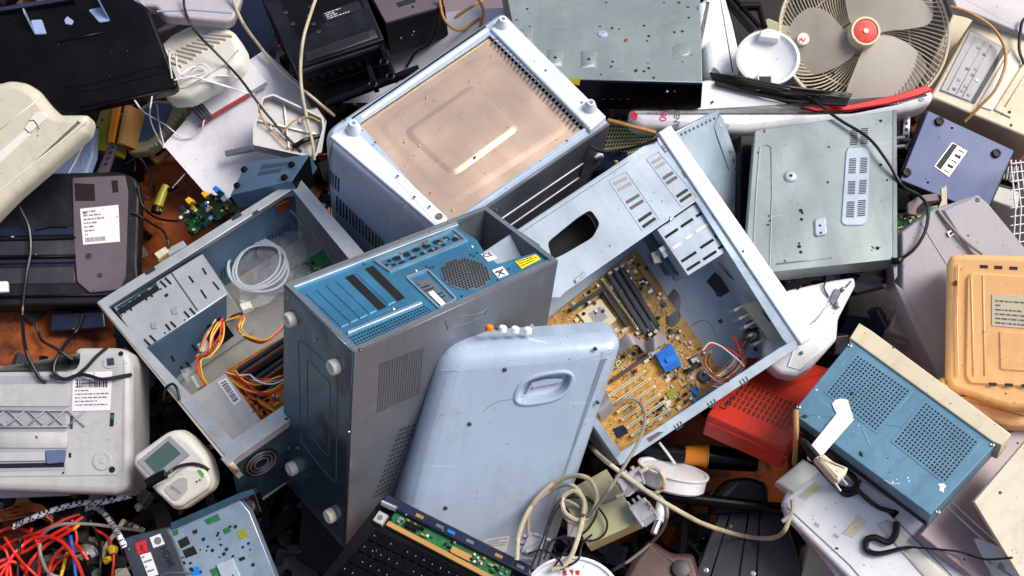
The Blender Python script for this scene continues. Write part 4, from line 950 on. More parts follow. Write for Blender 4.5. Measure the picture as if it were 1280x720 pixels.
pad(t, [(166, 176), (172, 140), (194, 128), (216, 130), (206, 156), (184, 176)], .004, m_violet, 'dish_inner', 0, .002, .01)
for k in range(9): pad(t, seg(lerp2((196, 182), (226, 146), k/8), lerp2((190, 176), (218, 142), k/8), 2), .002, m_khaki, 'notch')
t = boxy('plastic_bag', 'crumpled bluish plastic bag tucked below the beige printer', 'plastic bag', [(62, 236), (98, 238), (122, 160), (108, 150)], .22, .02, m_ltblue, [(55, 240), (70, 205), (105, 150), (118, 158), (116, 195), (100, 238)], r=.006)
lines(t, [[(76, 232), (92, 205), (112, 165)], [(66, 222), (82, 238)]], .002, .0018, m_white, 'fold')
# black laptop base
t = boxy('printer', 'dusty black upturned printer with white specification label and mauve corner', 'printer', [(-20, 380), (166, 376), (162, 220), (-20, 224)], .21, .045, m_blackd,
    [(-30, 226), (60, 216), (150, 214), (170, 222), (175, 240), (172, 330), (176, 372), (166, 380), (-30, 384)], .006, n0=(0, -.2), rc=.01)
pad(t, [(90, 222), (156, 219), (160, 240), (157, 345), (150, 362), (112, 366), (96, 352), (92, 300)], .005, m_mauve, 'palm_panel', 0, .0015, .004)
dent(t, [(93, 229), (118, 230), (119, 251), (94, 251)], .0056, m_void); dent(t, [(139, 226), (147, 225), (148, 240), (141, 241)], .0056, m_void)
sk = sticker(t, [(100, 261), (148, 256), (150, 302), (104, 306)], .0056, m_label, m_greyink, 8, True, seed=9)
writing(t, 'hp', (104, 268), (109, 267), 4, .0072, m_ink, sk)
for p, r_ in (((111, 320), .006), ((125, 344), .005)): x, y = t.f.P(*p, .0055); t.part('screw_boss', MB().lathe(x, y, [(r_, .005), (r_, .0065), (r_*.6, .0065), (r_*.5, .0055)], 14), m_charc)
for k, (y0, y1) in enumerate(((282, 296), (299, 320), (323, 330), (333, 356))): pad(t, [(-20, y0+2), (92, y0), (95, y1-2), (-20, y1)], .004-.001*(k % 2), [m_dkblue, m_charc, m_dkblue, m_charc][k], 'bay_rib', 0, .002)
lines(t, [[(-10, 300), (60, 299), (95, 297)], [(-10, 322), (95, 320)], [(-10, 371), (150, 368)], [(44, 288), (62, 284), (84, 284)]], .005, .0022, m_black)
boxy('foam_scrap', 'small white scrap on the dusty black printer at left edge', 'scrap', [(-6, 366), (10, 365), (9, 351), (-6, 352)], .225, .008, m_white)
boxy('plastic_cover', 'navy plastic moulding in shadow below the dusty black printer', 'plastic cover', [(62, 414), (132, 410), (130, 388), (64, 392)], .13, .02, m_dkblue)
# grey printer lower left
t = boxy('printer', 'pale grey printer upside down showing lattice strip and white label, lower left', 'printer', [(-20, 612), (164, 606), (163, 438), (-20, 440)], .33, .12, m_palegrey,
    [(-30, 457), (91, 456), (92, 438), (98, 434), (148, 434), (160, 438), (165, 450), (165, 596), (158, 612), (146, 618), (-30, 612)], .012, n0=(0, -.25), rc=.008)
dent(t, [(-30, 470), (82, 470), (82, 588), (-30, 590)], .0006, m_greyp)
tr = pad(t, [(-30, 480), (86, 480), (86, 508), (-30, 508)], .003, m_palegrey, 'tray_slat'); pad(t, [(-30, 540), (84, 540), (84, 560), (-30, 560)], .003, m_palegrey, 'tray_slat')
pad(t, [(-30, 566), (56, 565), (56, 576), (-30, 577)], .004, m_palegrey, 'tray_slat'); pad(t, [(-30, 580), (80, 578), (80, 584), (-30, 586)], .0015, m_void, 'gap')
lat = t.part('lattice', ridge(t.f, [(-20, 513), (86, 513)], .0016, .005), m_greyp); t.part('lattice_bar', ridge(t.f, [(-20, 534), (86, 533)], .0016, .005), m_greyp, lat)
for k in range(5):
    x = -16+25*k
    for a, b in (((x, 513), (x+22, 533)), ((x+22, 513), (x, 533))): t.part('lattice_bar', ridge(t.f, [a, b], .0013, .0045), m_greyp, lat)
sticker(t, [(91, 466), (140, 464), (138, 513), (90, 514)], .001, m_label, m_greyink, 9, False, seed=7)
mb = MB(); rg = random.Random(6); u = 96
while u < 134:
    wv = rg.uniform(.6, 2); mb.flat(t.f.L([(u, 474), (u+wv, 474), (u+wv, 484), (u, 484)], .0022), .0022); u += wv+rg.uniform(.6, 1.6)
t.part('bar_code', mb, m_ink)
pad(t, [(56, 563), (82, 562), (80, 578), (58, 580)], .006, m_violet, 'blue_tab', 0, .001, .003)
x, y = t.f.P(128, 576); t.part('boss', MB().lathe(x, y, [(.017, 0), (.016, .002), (.012, .0025), (.012, .0015), (.006, .0015), (.005, .0025)], 24), m_palegrey)
x, y = t.f.P(140, 587, .001); t.part('hole', MB().flat(circ(x, y, .0055, 14), .0008), m_void)
x, y = t.f.P(137, 452); bt = t.part('button', MB().lathe(x, y, [(.012, 0), (.012, .0015), (.008, .0015), (.008, .001)], 24), m_palegrey); pad(t, [(133, 448), (142, 447), (143, 456), (134, 457)], .003, m_dsteel, 'button_square', 0, .001, 0, bt)
x, y = t.f.P(151, 442, .001); t.part('hole', MB().flat(circ(x, y, .0045, 12), .0008), m_void)
dent(t, [(138, 516), (143, 516), (142, 533), (137, 533)], .0008, m_void); pad(t, [(138, 518), (142, 518), (142, 524), (138, 524)], .0016, m_pcbg, 'exposed_board')
dent(t, [(88, 520), (91, 520), (91, 536), (87, 536)], .0008, m_dsteel); dent(t, [(86, 566), (89, 566), (89, 572), (86, 572)], .0008, m_void)
lines(t, [[(-20, 596), (146, 594), (153, 586), (155, 450)]], .0, .0012, m_greyp, 'seam')
boxy('plastic_block', 'greyish plastic block under the lower-left printer', 'plastic block', [(-20, 624), (88, 620), (84, 604), (-20, 606)], .2, .03, m_greyp)
# energy meter
t = boxy('energy_meter', 'white handheld display unit with dark green screen beside the open left case', 'meter', [(190, 625), (255, 600), (222, 542), (168, 574)], .34, .035, m_offwhite,
    [(164, 581), (166, 570), (208, 540), (222, 537), (236, 545), (260, 570), (268, 596), (265, 612), (228, 638), (216, 638), (192, 614)], .012, n0=(-.1, -.4), rc=.012)
pad(t, [(171, 577), (212, 544), (238, 569), (194, 602)], .0015, m_greyp, 'screen_bezel', 0, .001, .004)
pad(t, [(180, 576), (210, 551), (226, 567), (195, 592)], .0022, m_lcd, 'screen', 0, .0004)
b = t.part('control_panel', MB().soft(rnd(t.f.L([(190, 611), (232, 582), (256, 586), (264, 598), (262, 610), (226, 634), (216, 634)], .008), .01), 0, .009, .006, 3), m_offwhite)
pad(t, [(204, 612), (224, 597), (234, 597), (235, 612), (222, 626), (216, 626)], .0105, m_palegrey, 'button_plate', .009, .0008, .004, b)
writing(t, 'envoy', (213, 610), (225, 618), 5, .0115, m_greyink, b); t.part('green_emblem', MB().prism(t.f.L([(246, 588), (250, 587), (255, 592), (254, 598), (250, 594)], .0095), .009, .0097, 0), m_green, b)
for p in ((246, 602), (250, 600)): x, y = t.f.P(*p, .009); t.part('light', MB().lathe(x, y, [(.002, .008), (.002, .0098), (.0008, .01)], 8), m_greyink, b)
t = Thing('cable_clip', 'black moulded plug resting across the white handheld display unit', 'plug', frame([(180, 616), (210, 598), (206, 590), (178, 606)], .365), .01)
t.part('plug_body', MB().tube([(*t.f.P(*p), .002) for p in ((184, 606), (196, 599), (208, 593))], .0085, 12), m_black)
t.part('plug_lug', MB().prism(t.f.L([(172, 626), (181, 613), (190, 618), (180, 634)]), -.008, .006), m_black)
# slim drive with HDMI sticker
t = boxy('optical_drive', 'slim steel drive chassis with dark front and stickers, bottom left', 'disc drive', [(180, 745), (345, 700), (300, 616), (152, 674)], .36, .03, m_steel, [(208, 662), (297, 622), (312, 640), (352, 740), (215, 780)], .0015, rc=0, n0=(0, -.3))
ft = pad(t, [(152, 680), (156, 673), (208, 660), (216, 672), (242, 740), (180, 760)], .006, m_dsteel, 'front_plate', -.03, .002, .004)
pad(t, [(213, 654), (300, 616), (316, 611), (319, 617), (300, 625), (214, 663)], .006, m_steelt, 'edge_rail', -.02, .001)
writing(t, 'HDMI', (200, 686), (211, 710), 9, .0066, m_ink, ft, yflip=1, bold=.03)
rl_ = MB(); c = (177, 684)
pad(t, [(169, 679), (182, 675), (185, 690), (180, 691), (178, 681), (174, 682), (176, 689), (182, 688), (182, 692), (172, 693)], .0068, m_redc, 'emblem', .006, 0, 0, ft)
s_ = sticker(t, [(187, 672), (200, 667), (206, 680), (192, 685)], .0066, m_label, None, parent=ft); x, y = t.f.P(197, 676, .008); t.part('emblem', MB().lathe(x, y, [(.006, .007), (.006, .0076), (.003, .0076)], 16), m_greyink, s_)
s_ = sticker(t, [(175, 694), (188, 690), (198, 718), (186, 722)], .0066, m_label, m_greyink, 4, False, ft, 3)
lines(t, [[(200, 720), (210, 716), (240, 716)]], .0065, .0015, m_chrome, 'pressed_ridge')
for q, m in (([(222, 676), (234, 670), (238, 680), (226, 686)], m_void), ([(228, 688), (242, 682), (247, 692), (232, 698)], m_void), ([(255, 650), (272, 642), (276, 650), (260, 656)], m_pcbg), ([(278, 662), (286, 658), (289, 664), (281, 668)], m_pcbg), ([(296, 664), (306, 661), (310, 670), (300, 675)], m_olive), ([(236, 710), (248, 708), (252, 718), (240, 720)], m_bluex), ([(262, 712), (276, 708), (280, 720), (266, 722)], m_pcbg), ([(215, 664), (222, 662), (223, 668), (217, 670)], m_pcbg), ([(298, 698), (305, 695), (307, 699), (300, 702)], m_void), ([(240, 664), (246, 661), (247, 666), (242, 668)], m_void)):
    dent(t, q, .0007, m, 'opening')
for k in range(70):
    rg = random.Random(k*7+1); p = (rg.uniform(218, 318), rg.uniform(640, 716))
    if p[1] < 690-.45*(p[0]-200)+6 or p[0] > 285+(p[1]-620)*.45: continue
    x, y = t.f.P(*p, .0007); t.part('hole', MB().flat(circ(x, y, rg.choice([.0015, .0022, .0022, .003]), 8), .0007+.00002*k), m_void)
pad(t, [(270, 706), (290, 698), (300, 720), (280, 730)], .004, m_steelw, 'raised_plate')
t = boxy('drive_mechanism', 'dark geared mechanism beside the slim steel drive', 'mechanism', [(296, 650), (328, 640), (318, 610), (296, 616)], .3, .04, m_black)
for p, r_ in (((312, 634), .011), ((308, 622), .006)): x, y = t.f.P(*p); t.part('gear', MB().lathe(x, y, [(r_, 0), (r_, .008), (r_*.8, .009), (r_*.3, .009)], 16), m_charc)
# grey deck at the top
t = boxy('dvd_player', 'greenish-grey steel deck with punched holes and black front, top centre', 'disc player', [(655, 97), (878, 103), (874, -60), (622, -60)], .44, .07, m_gsteel2, W=(655, 130), r=.0012, rc=0, n0=(0, -.1), reg=.1)
g = side(t.f, (655, 97), (878, 103), 0, (760, 20))
fr = t.part('front_panel', to(MB().prism([g.P(650, 98), g.P(878, 104), g.P(876, 133), g.P(866, 136), g.P(652, 134)], 0, .004, .001), t.f, g), m_blackg)
for p, m in (((834, 114), m_tape), ((843, 114), m_red)): x, y = g.P(*p, .004); t.part('indicator', to(MB().lathe(x, y, [(.002, .004), (.002, .0055), (.001, .0058)], 10), t.f, g), m, fr)
mb = MB(); mb.flat(g.L([(712, 98), (726, 98), (724, 107), (713, 104)], .0046), .0046); t.part('yellow_sticker', to(mb, t.f, g), m_yellow, fr)
for a in ((752, 124), (762, 124), (772, 124), (782, 124)): mb = MB(); mb.flat(g.L(seg(a, (a[0]+5, a[1]), 2), .0046), .0046); t.part('print', to(mb, t.f, g), m_charc, fr)
for c in ((694, 72), (736, 74), (656, 46)):
    o1 = t.f.L([(c[0]-10, c[1]+11), (c[0]+10, c[1]+11), (c[0]+10, c[1]-10), (c[0]-10, c[1]-10)]); i1 = inset(o1, .006)
    b = t.part('boss', MB().loops([[(x, y, 0) for x, y in o1], [(x, y, .004) for x, y in i1]]), m_gsteel2); x, y = t.f.P(c[0], c[1], .004); t.part('hole', MB().flat(circ(x, y, .0032, 10), .0046), m_void, b)
x, y = t.f.P(753, 43); t.part('dimple', MB().lathe(x, y, [(.0105, 0), (.009, .0025), (.006, .0035), (.0025, .0035), (.002, .002)], 20), m_steelw)
x, y = t.f.P(852, 62); t.part('dimple', MB().lathe(x, y, [(.018, 0), (.016, .001), (.001, .0008)], 24), m_gsteel2)
for p, r_ in (((659, 11), .0028), ((662, 33), .002), ((750, 33), .002), ((765, 35), .003), ((774, 36), .002), ((805, 32), .0028), ((811, 45), .003), ((809, 51), .0022), ((766, 77), .0026), ((764, 83), .0028), ((805, 89), .0028), ((811, 85), .003), ((810, 79), .0016), ((817, 97), .0028), ((751, 93), .002), ((849, 3), .003), ((861, 22), .0026), ((843, 40), .0028), ((853, 39), .003), ((853, 60), .0014), ((841, 68), .0014), ((865, 69), .0014), ((853, 77), .0016), ((830, 3), .002), ((758, 3), .0022)):
    x, y = t.f.P(*p, .0006); t.part('hole', MB().flat(circ(x, y, r_, 8), .0006), m_void)
# white curved shell and long white blade
boxy('plastic_shell', 'tall curved white plastic shell right of the grey deck', 'plastic shell', [(880, 95), (924, 97), (915, 0), (876, 0)], .42, .08, m_white, [(872, 12), (886, -12), (906, -12), (918, 30), (925, 62), (924, 97), (902, 98), (884, 90), (880, 50)], .014, rc=.01)
boxy('plastic_shell', 'narrow white folded shell tight against the grey deck', 'plastic shell', [(874, 62), (894, 60), (890, 0), (872, 0)], .43, .05, m_white, [(870, 62), (872, 4), (888, -4), (896, 20), (890, 55)], .01, rc=.006)
t = boxy('fan_base', 'long white tapering plastic base with red rim under the round fan', 'fan base', [(800, 156), (1000, 158), (1000, 118), (800, 118)], .40, .06, m_white,
    [(786, 148), (786, 136), (796, 132), (830, 134), (872, 100), (888, 96), (930, 110), (970, 122), (1010, 134), (1065, 132), (1120, 121), (1156, 109), (1166, 111), (1169, 119), (1164, 128), (1140, 137), (1080, 147), (1010, 157), (930, 165), (860, 162), (800, 158)], .016, n0=(0, -.3), rc=.008)
pad(t, [(1000, 133), (1065, 130), (1120, 118), (1158, 106), (1167, 112), (1150, 119), (1110, 130), (1060, 138), (1020, 139)], .004, m_redc, 'red_rim', -.02, .002)
writing(t, '100', (825, 136), (824, 151), 9, .0006, m_pinkink, None, yflip=1, bold=.02); writing(t, 'KENT', (843, 137), (842, 158), 7, .0006, m_greyink, None, bold=.02)
pad(t, [(788, 143), (793, 139), (797, 143), (796, 149), (790, 150)], .0008, m_redc, 'emblem', 0, 0)
for p in ((908, 157), (1152, 124)): x, y = t.f.P(*p); t.part('hole', MB().flat(circ(x, y, .006, 14, .0035), .0006), m_greyp)
# round white dish
f = frame([(924, 106), (996, 106), (996, 38), (924, 38)], .45, n0=(0, -.3), reg=.4); k_ = pxr(f, 960, 72)
t = Thing('lid', 'round white plastic lid with top tab and black clip beside the fan', 'lid', f, .025); x, y = f.P(960, 72)
t.part('dish', MB().lathe(x, y, [(k_*33, -.025), (k_*38, -.012), (k_*39, -.002), (k_*38.5, 0), (k_*35, .001), (k_*34, -.002), (k_*30, -.007), (.001, -.009)], 40, sq=.93), m_white)
pad(t, [(948, 47), (950, 38), (958, 35), (968, 36), (976, 41), (974, 50)], .012, m_white, 'tab', -.01, .003, .004); pad(t, [(946, 93), (967, 93), (968, 106), (948, 107)], .004, m_offwhite, 'clip_frame', -.02, .001); pad(t, [(949, 95), (964, 95), (964, 106), (950, 106)], .006, m_dkblue, 'clip', -.02, .002)
t = boxy('plastic_sheet', 'pale yellow-green plastic panel behind the fan blades', 'panel', [(935, 44), (985, 88), (1012, 44), (960, 22)], .37, .01, m_khaki)
f = frame([(902, 40), (945, 44), (945, 0), (905, -4)], .38)
t = Thing('metal_linkage', 'black jointed metal linkage above the round white lid', 'metal arm', f, .02)
for a, b, r_ in (((903, -6), (940, 38), .008), ((912, -8), (950, 34), .005), ((925, 8), (950, 8), .009), ((948, 8), (956, 34), .006)): t.part('strut', MB().cyl((*f.P(*a), 0), (*f.P(*b), 0), r_), m_black)
# ------------------------------------------------------------ desk fan
f = frame([(977, 145), (1189, 145), (1189, -68), (977, -68)], .46, fix=(0.02, -.48)); k_ = pxr(f, 1083, 40)
t = Thing('table_fan', 'round table fan with three smoky translucent blades and a red centre', 'fan', f, .07); X, Y = f.P(1083, 38, 0)
Rr = 106*k_
def ring(t, r_, z, th, m, name, sq=.96, n=64, parent=None): return t.part(name, MB().tube([(X+r_*math.cos(2*math.pi*a/n), Y+r_*sq*math.sin(2*math.pi*a/n), z) for a in range(n)], th, 6, True), m, parent)
ring(t, Rr, -.015, .0026, m_cream, 'cage_rim'); cg = ring(t, Rr*.97, -.02, .0016, m_cream, 'cage_ring')
mb = MB()
for k in range(96):
    a = 2*math.pi*k/96; L = []
    for j in range(9):
        u = j/8; rr = Rr*(.22+.77*u); an = a+.55*(1-u)**1.0; L.append((X+rr*math.cos(an), Y+rr*.96*math.sin(an), -.062+.047*u**2.2))
    mb.tube(L, .00115, 4)
t.part('wire_guard', mb, m_cream)
ring(t, Rr*.62, -.055, .0014, m_cream, 'cage_ring'); ring(t, Rr*.24, -.062, .002, m_cream, 'cage_ring')
t.part('motor_plate', MB().lathe(X, Y, [(Rr*.2, -.07), (Rr*.2, -.062), (.001, -.061)], 24), m_cream)
def blade(pts, tilt):
    o = spline([V((*f.P(*p), 0)) for p in pts], 5, True); c = V((sum(p.x for p in o)/len(o), sum(p.y for p in o)/len(o)))
    n = len(o); vs = []; R_ = 5
    d = V((c.x-X, c.y-Y)).normalized(); e = V((-d.y, d.x))
    for j in range(R_+1):
        for p in o:
            q = c+(V((p.x, p.y))-c)*(j/R_); s_ = (q-V((X, Y))).dot(e); vs.append((q.x, q.y, -.028+s_*tilt-((q-V((X, Y))).length**2)*.4))
    fs = [tuple((j*n+i, j*n+(i+1) % n, (j+1)*n+(i+1) % n, (j+1)*n+i)) for j in range(1, R_) for i in range(n)]+[(0, n+i, n+(i+1) % n) for i in range(n)]
    N0 = len(vs); vs2 = vs+[(x, y, z-.002) for x, y, z in vs]; fs2 = fs+[tuple(i+N0 for i in q[::-1]) for q in fs]
    fs2 += [(R_*n+i, R_*n+(i+1) % n, N0+R_*n+(i+1) % n, N0+R_*n+i) for i in range(n)]
    return t.part('blade', MB().add(vs2, fs2), m_blade)
b1 = blade([(1076, 46), (1060, 32), (1038, 10), (1016, 5), (996, 20), (986, 48), (990, 74), (1006, 87), (1030, 86), (1056, 76), (1074, 62)], -.12)
blade([(1070, 24), (1064, -20), (1075, -52), (1120, -62), (1160, -35), (1173, 0), (1168, 24), (1146, 31), (1116, 34), (1092, 38)], -.12)
blade([(1086, 54), (1098, 40), (1120, 38), (1148, 50), (1166, 68), (1168, 84), (1146, 110), (1112, 126), (1084, 131), (1066, 126), (1062, 112), (1074, 80)], -.12)
hb = t.part('hub', MB().lathe(X, Y, [(k_*19, -.05), (k_*19, -.006), (k_*18, -.003), (k_*15.5, -.003), (k_*15, -.006)], 32), m_cream)
t.part('hub_badge', MB().lathe(X, Y, [(k_*15, -.006), (k_*14.5, -.0045), (k_*12, -.0035), (.0005, -.003)], 28), mat('faded_red_badge', '#d8473a', .5, 0, .25, .5, '#e8b8a0', 60, .1), hb); t.part('hub_centre', MB().lathe(X, Y, [(k_*3.5, -.004), (k_*3.2, -.001), (.0005, -.0008)], 12), m_offwhite, hb)
x, y = f.P(1003, 50, -.03); t.part('sticker', MB().lathe(x, y, [(k_*7.5, -.037), (k_*7.5, -.0205), (.0005, -.0203)], 20), m_offwhite, b1)
for a, b in (((999, 52), (1003, 47)), ((1003, 53), (1007, 48)), ((999, 48), (1005, 51))): t.part('red_mark', MB().flat(f.L(seg(a, b, 1.2), -.0198), -.0198), m_redc, b1)
# ------------------------------------------------------------ beige computer top right
t = boxy('desktop_computer', 'beige desktop computer front with drive bays, top right corner', 'computer', [(1163, 121), (1300, 178), (1346, 76), (1220, 18)], .42, .12, m_cream, r=.004, rc=.008, n0=(.05, -.3))
Q = [(1173, 114), (1218, 131), (1259, 61), (1213, 36)]
dent(t, Q, .0005, m_greyp, rr=.003)
dv = pad(t, [bil(Q, .03, .03), bil(Q, .86, .03), bil(Q, .86, .97), bil(Q, .03, .97)], .003, m_palegrey, 'drive_front'); pad(t, [bil(Q, .89, .02), bil(Q, .99, .02), bil(Q, .99, .98), bil(Q, .89, .98)], .002, m_dkblue, 'drive_side')
for u in (.2, .45, .62): t.part('drive_groove', ridge(t.f, [bil(Q, u, .05), bil(Q, u, .94)], .0009, .0032), m_greyp, dv)
for u, v in ((.3, .1), (.3, .25), (.5, .12), (.52, .2), (.35, .45), (.55, .4), (.55, .5), (.7, .1), (.7, .35), (.35, .8), (.55, .75)): pad(t, [bil(Q, u, v), bil(Q, u+.09, v), bil(Q, u+.09, v+.035), bil(Q, u, v+.035)], .0042, random.choice([m_dsteel, m_greyp, m_offwhite]), 'drive_button', .003, 0, 0, dv)
pad(t, [(1222, 132), (1240, 138), (1282, 68), (1264, 60)], .003, m_offwhite, 'bay_cover', 0, .001, .002)
Q = [(1243, 137), (1264, 147), (1312, 70), (1290, 62)]; pad(t, Q, .0035, m_cream, 'bay_cover', 0, .001, .002); t.part('bay_groove', ridge(t.f, [bil(Q, .4, .1), bil(Q, .4, .95)], .0012, .004), m_beige); x, y = t.f.P(1262, 140, .004); t.part('button', MB().flat(circ(x, y, .003, 10), .0045), m_ink)
boxy('plastic_sheet', 'smooth lavender panel in the top right corner', 'panel', [(1196, 14), (1290, 50), (1300, -20), (1190, -20)], .48, .02, m_lav, [(1186, -12), (1300, -12), (1300, 52), (1214, 16), (1196, 12)], .004, rc=.005)
t = boxy('cream_casing', 'cream casing edge between the fan and the beige computer', 'casing', [(1150, 112), (1166, 118), (1222, 20), (1195, 8)], .34, .05, m_cream)
# violet router
t = boxy('router', 'violet-blue router upside down with black feet and silver label', 'router', [(1125, 225), (1232, 268), (1268, 188), (1160, 138)], .39, .03, m_violet, r=.002, rc=.003, n0=(.05, -.35))
t.part('base_tray', MB().prism(inset(t.o, -.004), -.03, -.008), m_black)
for p in ((1174, 152), (1245, 192), (1133, 216)): foot(t, t.f, p, .0085, .006, m_black)
s_ = sticker(t, [(1168, 208), (1186, 221), (1209, 189), (1190, 178)], .001, m_metal, None)
pad(t, [(1170, 207), (1176, 212), (1197, 182), (1191, 179)], .0022, m_ink, 'print', .0015, 0, 0, s_); 
for k in range(5): pad(t, seg(lerp2((1180, 212), (1198, 187), k/4), lerp2((1187, 216), (1205, 191), k/4), 1.6+(k % 2)*2), .002, m_ink, 'print', .0015, 0, 0, s_)
writing(t, 'A', (1196, 196), (1201, 199), 5, .0024, m_ink, s_); screw(t, [(1143, 178), (1190, 160), (1160, 228)], 0, .0022, m_black)
t = boxy('port_bracket', 'narrow metal bracket with a row of sockets left of the violet router', 'bracket', [(1128, 176), (1137, 176), (1138, 140), (1130, 139)], .36, .02, m_chrome, r=.0008, rc=0)
for k in range(4): pad(t, seg((1133, 144+8*k), (1133, 148+8*k), 4), .0008, m_ink, 'socket')
for k in range(3):
    f = frame([(1118, 178), (1130, 178), (1130, 170), (1118, 170)], .37)
    if k == 0: t = Thing('metal_sockets', 'pair of shiny round sockets at the edge of the grey player', 'sockets', f, .01)
    if k < 2: t.part('socket', MB().cyl((*f.P(1118, 173+11*k), 0), (*f.P(1131, 172+11*k), 0), .0045), m_metal)
# white wire rack at the right edge
f = frame([(1262, 320), (1300, 330), (1300, 190), (1262, 200)], .36)
t = Thing('wire_rack', 'white wire mesh basket fragment at the right edge above the orange casing', 'wire basket', f, .03)
for k in range(6): t.part('wire', MB().tube([(*f.P(1266+6*k, 200), -.004), (*f.P(1264+7*k, 260), .008), (*f.P(1266+7*k, 320), .0)], .0015, 5), m_cwhite)
for k in range(11): t.part('wire', MB().tube([(*f.P(1262, 205+11*k), .002), (*f.P(1300, 200+11*k), .002)], .0013, 5), m_cwhite)
t = boxy('plastic_box', 'small off-white plastic box under the white wire basket', 'plastic box', [(1238, 250), (1272, 262), (1276, 240), (1246, 232)], .36, .03, m_offwhite)
t = boxy('heat_sink_block', 'finned metal block with a red terminal near the violet router', 'finned block', [(1248, 222), (1274, 230), (1278, 206), (1252, 204)], .35, .03, m_black)
for k in range(6): pad(t, seg((1251+4*k, 222+k), (1253+4*k, 208), 1.4), .008, m_offwhite, 'fin')
x, y = t.f.P(1259, 205); t.part('terminal', MB().lathe(x, y, [(.005, 0), (.005, .02), (.003, .022)], 12), m_red)
# ------------------------------------------------------------ grey player
t = boxy('dvd_player', 'large greenish-grey metal player upside down with raised vent panel, upper right', 'disc player', [(930, 344), (1117, 324), (1120, 137), (944, 163)], .45, .042, m_gsteel2, r=.0012, rc=0, fix=(-.04, -.12))
PL = t
vp = pad(t, [(1057, 190), (1060, 184), (1084, 183), (1088, 189), (1084, 278), (1078, 282), (1056, 282), (1051, 278)], .0025, m_steelw, 'vent_panel', 0, .002, .004)
for Q, hh in (([(1062, 182), (1072, 181), (1073, 161), (1063, 162)], 0), ([(1075, 181), (1085, 180), (1086, 159), (1076, 160)], 0), ([(1060, 217), (1070, 217), (1071, 197), (1061, 198)], 1), ([(1074, 217), (1084, 216), (1085, 196), (1075, 197)], 1), ([(1059, 243), (1069, 243), (1070, 226), (1060, 226)], 1), ([(1073, 243), (1083, 242), (1084, 224), (1074, 225)], 1), ([(1057, 272), (1068, 272), (1069, 251), (1058, 252)], 1), ([(1071, 271), (1082, 270), (1083, 249), (1072, 250)], 1)):
    mb = MB(); slots(mb, t.f, Q, 1, 9, .9, .45, .0006+hh*.0025); t.part('vent_slots', mb, m_void, vp if hh else None)
x, y = t.f.P(988, 221); d_ = t.part('dimple', MB().lathe(x, y, [(.0125, 0), (.011, .003), (.008, .0045), (.0035, .0045)], 24), m_steelw); t.part('hole', MB().flat(circ(x, y, .003, 10), .005), m_void, d_)
o = rnd(t.f.L([(1017, 274), (1032, 271), (1034, 294), (1018, 297)]), .007); d_ = t.part('dimple', MB().soft(o, 0, .004, .003, 3), m_steelw)
for p in ((1025, 282), (1026, 291)): x, y = t.f.P(*p, .004); t.part('hole', MB().flat(circ(x, y, .0022, 10), .0046), m_void, d_)
for p, r_ in (((1001, 263), .0035), ((1003, 266), .0025), ((1002, 274), .003), ((999, 304), .002), ((999, 308), .0035), ((1001, 315), .003), ((1097, 310), .0035), ((1090, 308), .0012), ((1090, 313), .0012), ((961, 270), .0018), ((962, 276), .0018), ((960, 281), .0022), ((1101, 151), .003), ((1097, 150), .001), ((1101, 206), .003), ((1109, 225), .0022), ((981, 326), .0018), ((1096, 155), .001)):
    x, y = t.f.P(*p, .0006); t.part('hole', MB().flat(circ(x, y, r_, 8), .0006), m_void)
lines(t, [[(962, 335), (965, 240), (964, 184), (958, 181), (950, 184), (946, 230), (940, 335)], [(970, 330), (1040, 322)]], .0006, .0016, m_gsteel2)
pad(t, [(1116, 137), (1121, 137), (1122, 345), (1118, 350), (1116, 325)], .001, m_gsteel, 'side_flange', -.05, .0005)
boxy('black_chassis', 'black upright chassis gap-filler between white bezel and grey player', 'chassis', [(922, 330), (934, 345), (944, 168), (926, 168)], .38, .1, m_black)
# blue-grey sheet behind the right case
t = boxy('metal_sheet', 'pale blue metal panel with punched edges behind the white bezel of open case', 'metal panel', [(845, 170), (905, 260), (925, 200), (897, 138)], .43, .012, m_steel, [(838, 168), (897, 137), (905, 150), (925, 205), (923, 258), (912, 300), (880, 260)], .0015, rc=0, n0=(.1, -.5))
for k in range(9): p = lerp2((852, 168), (893, 148), k/8); x, y = t.f.P(*p, .0008); t.part('hole', MB().flat(circ(x, y, .0028, 8), .0008), m_dsteel)
for k in range(6): p = lerp2((900, 155), (919, 210), k/5); x, y = t.f.P(*p, .0008); t.part('slot', MB().prism(t.f.L(seg(p, (p[0]+2, p[1]+4), 3)), 0, .0008, 0), m_metal)
lines(t, [[(900, 141), (893, 158), (897, 172), (911, 212)]], .001, .0012, m_dsteel)
# mesh grille + stick + navy thing
f = frame([(742, 196), (825, 188), (832, 160), (752, 150)], .33, n0=(0, -.3), reg=.3)
t = Thing('speaker_mesh', 'cream perforated metal mesh between the pink-plated appliance and the open case', 'metal mesh', f, .01)
o = f.L([(738, 205), (820, 188), (838, 156), (752, 148)]); t.part('mesh_sheet', MB().prism(o, -.003, 0, 0), m_putty)
mb = MB(); slots(mb, f, [(738, 204), (818, 188), (836, 157), (753, 149)], 22, 10, .72, .72, .0006, 6); t.part('mesh_holes', mb, m_void)
boxy('plastic_block', 'navy blue plastic block under the left edge of the right open case', 'plastic block', [(742, 214), (786, 204), (784, 188), (752, 192)], .36, .04, m_dkblue)
t = boxy('plug_connector', 'small white plug dangling by the mesh sheet', 'plug', [(742, 198), (754, 194), (750, 182), (740, 186)], .40, .015, m_white)
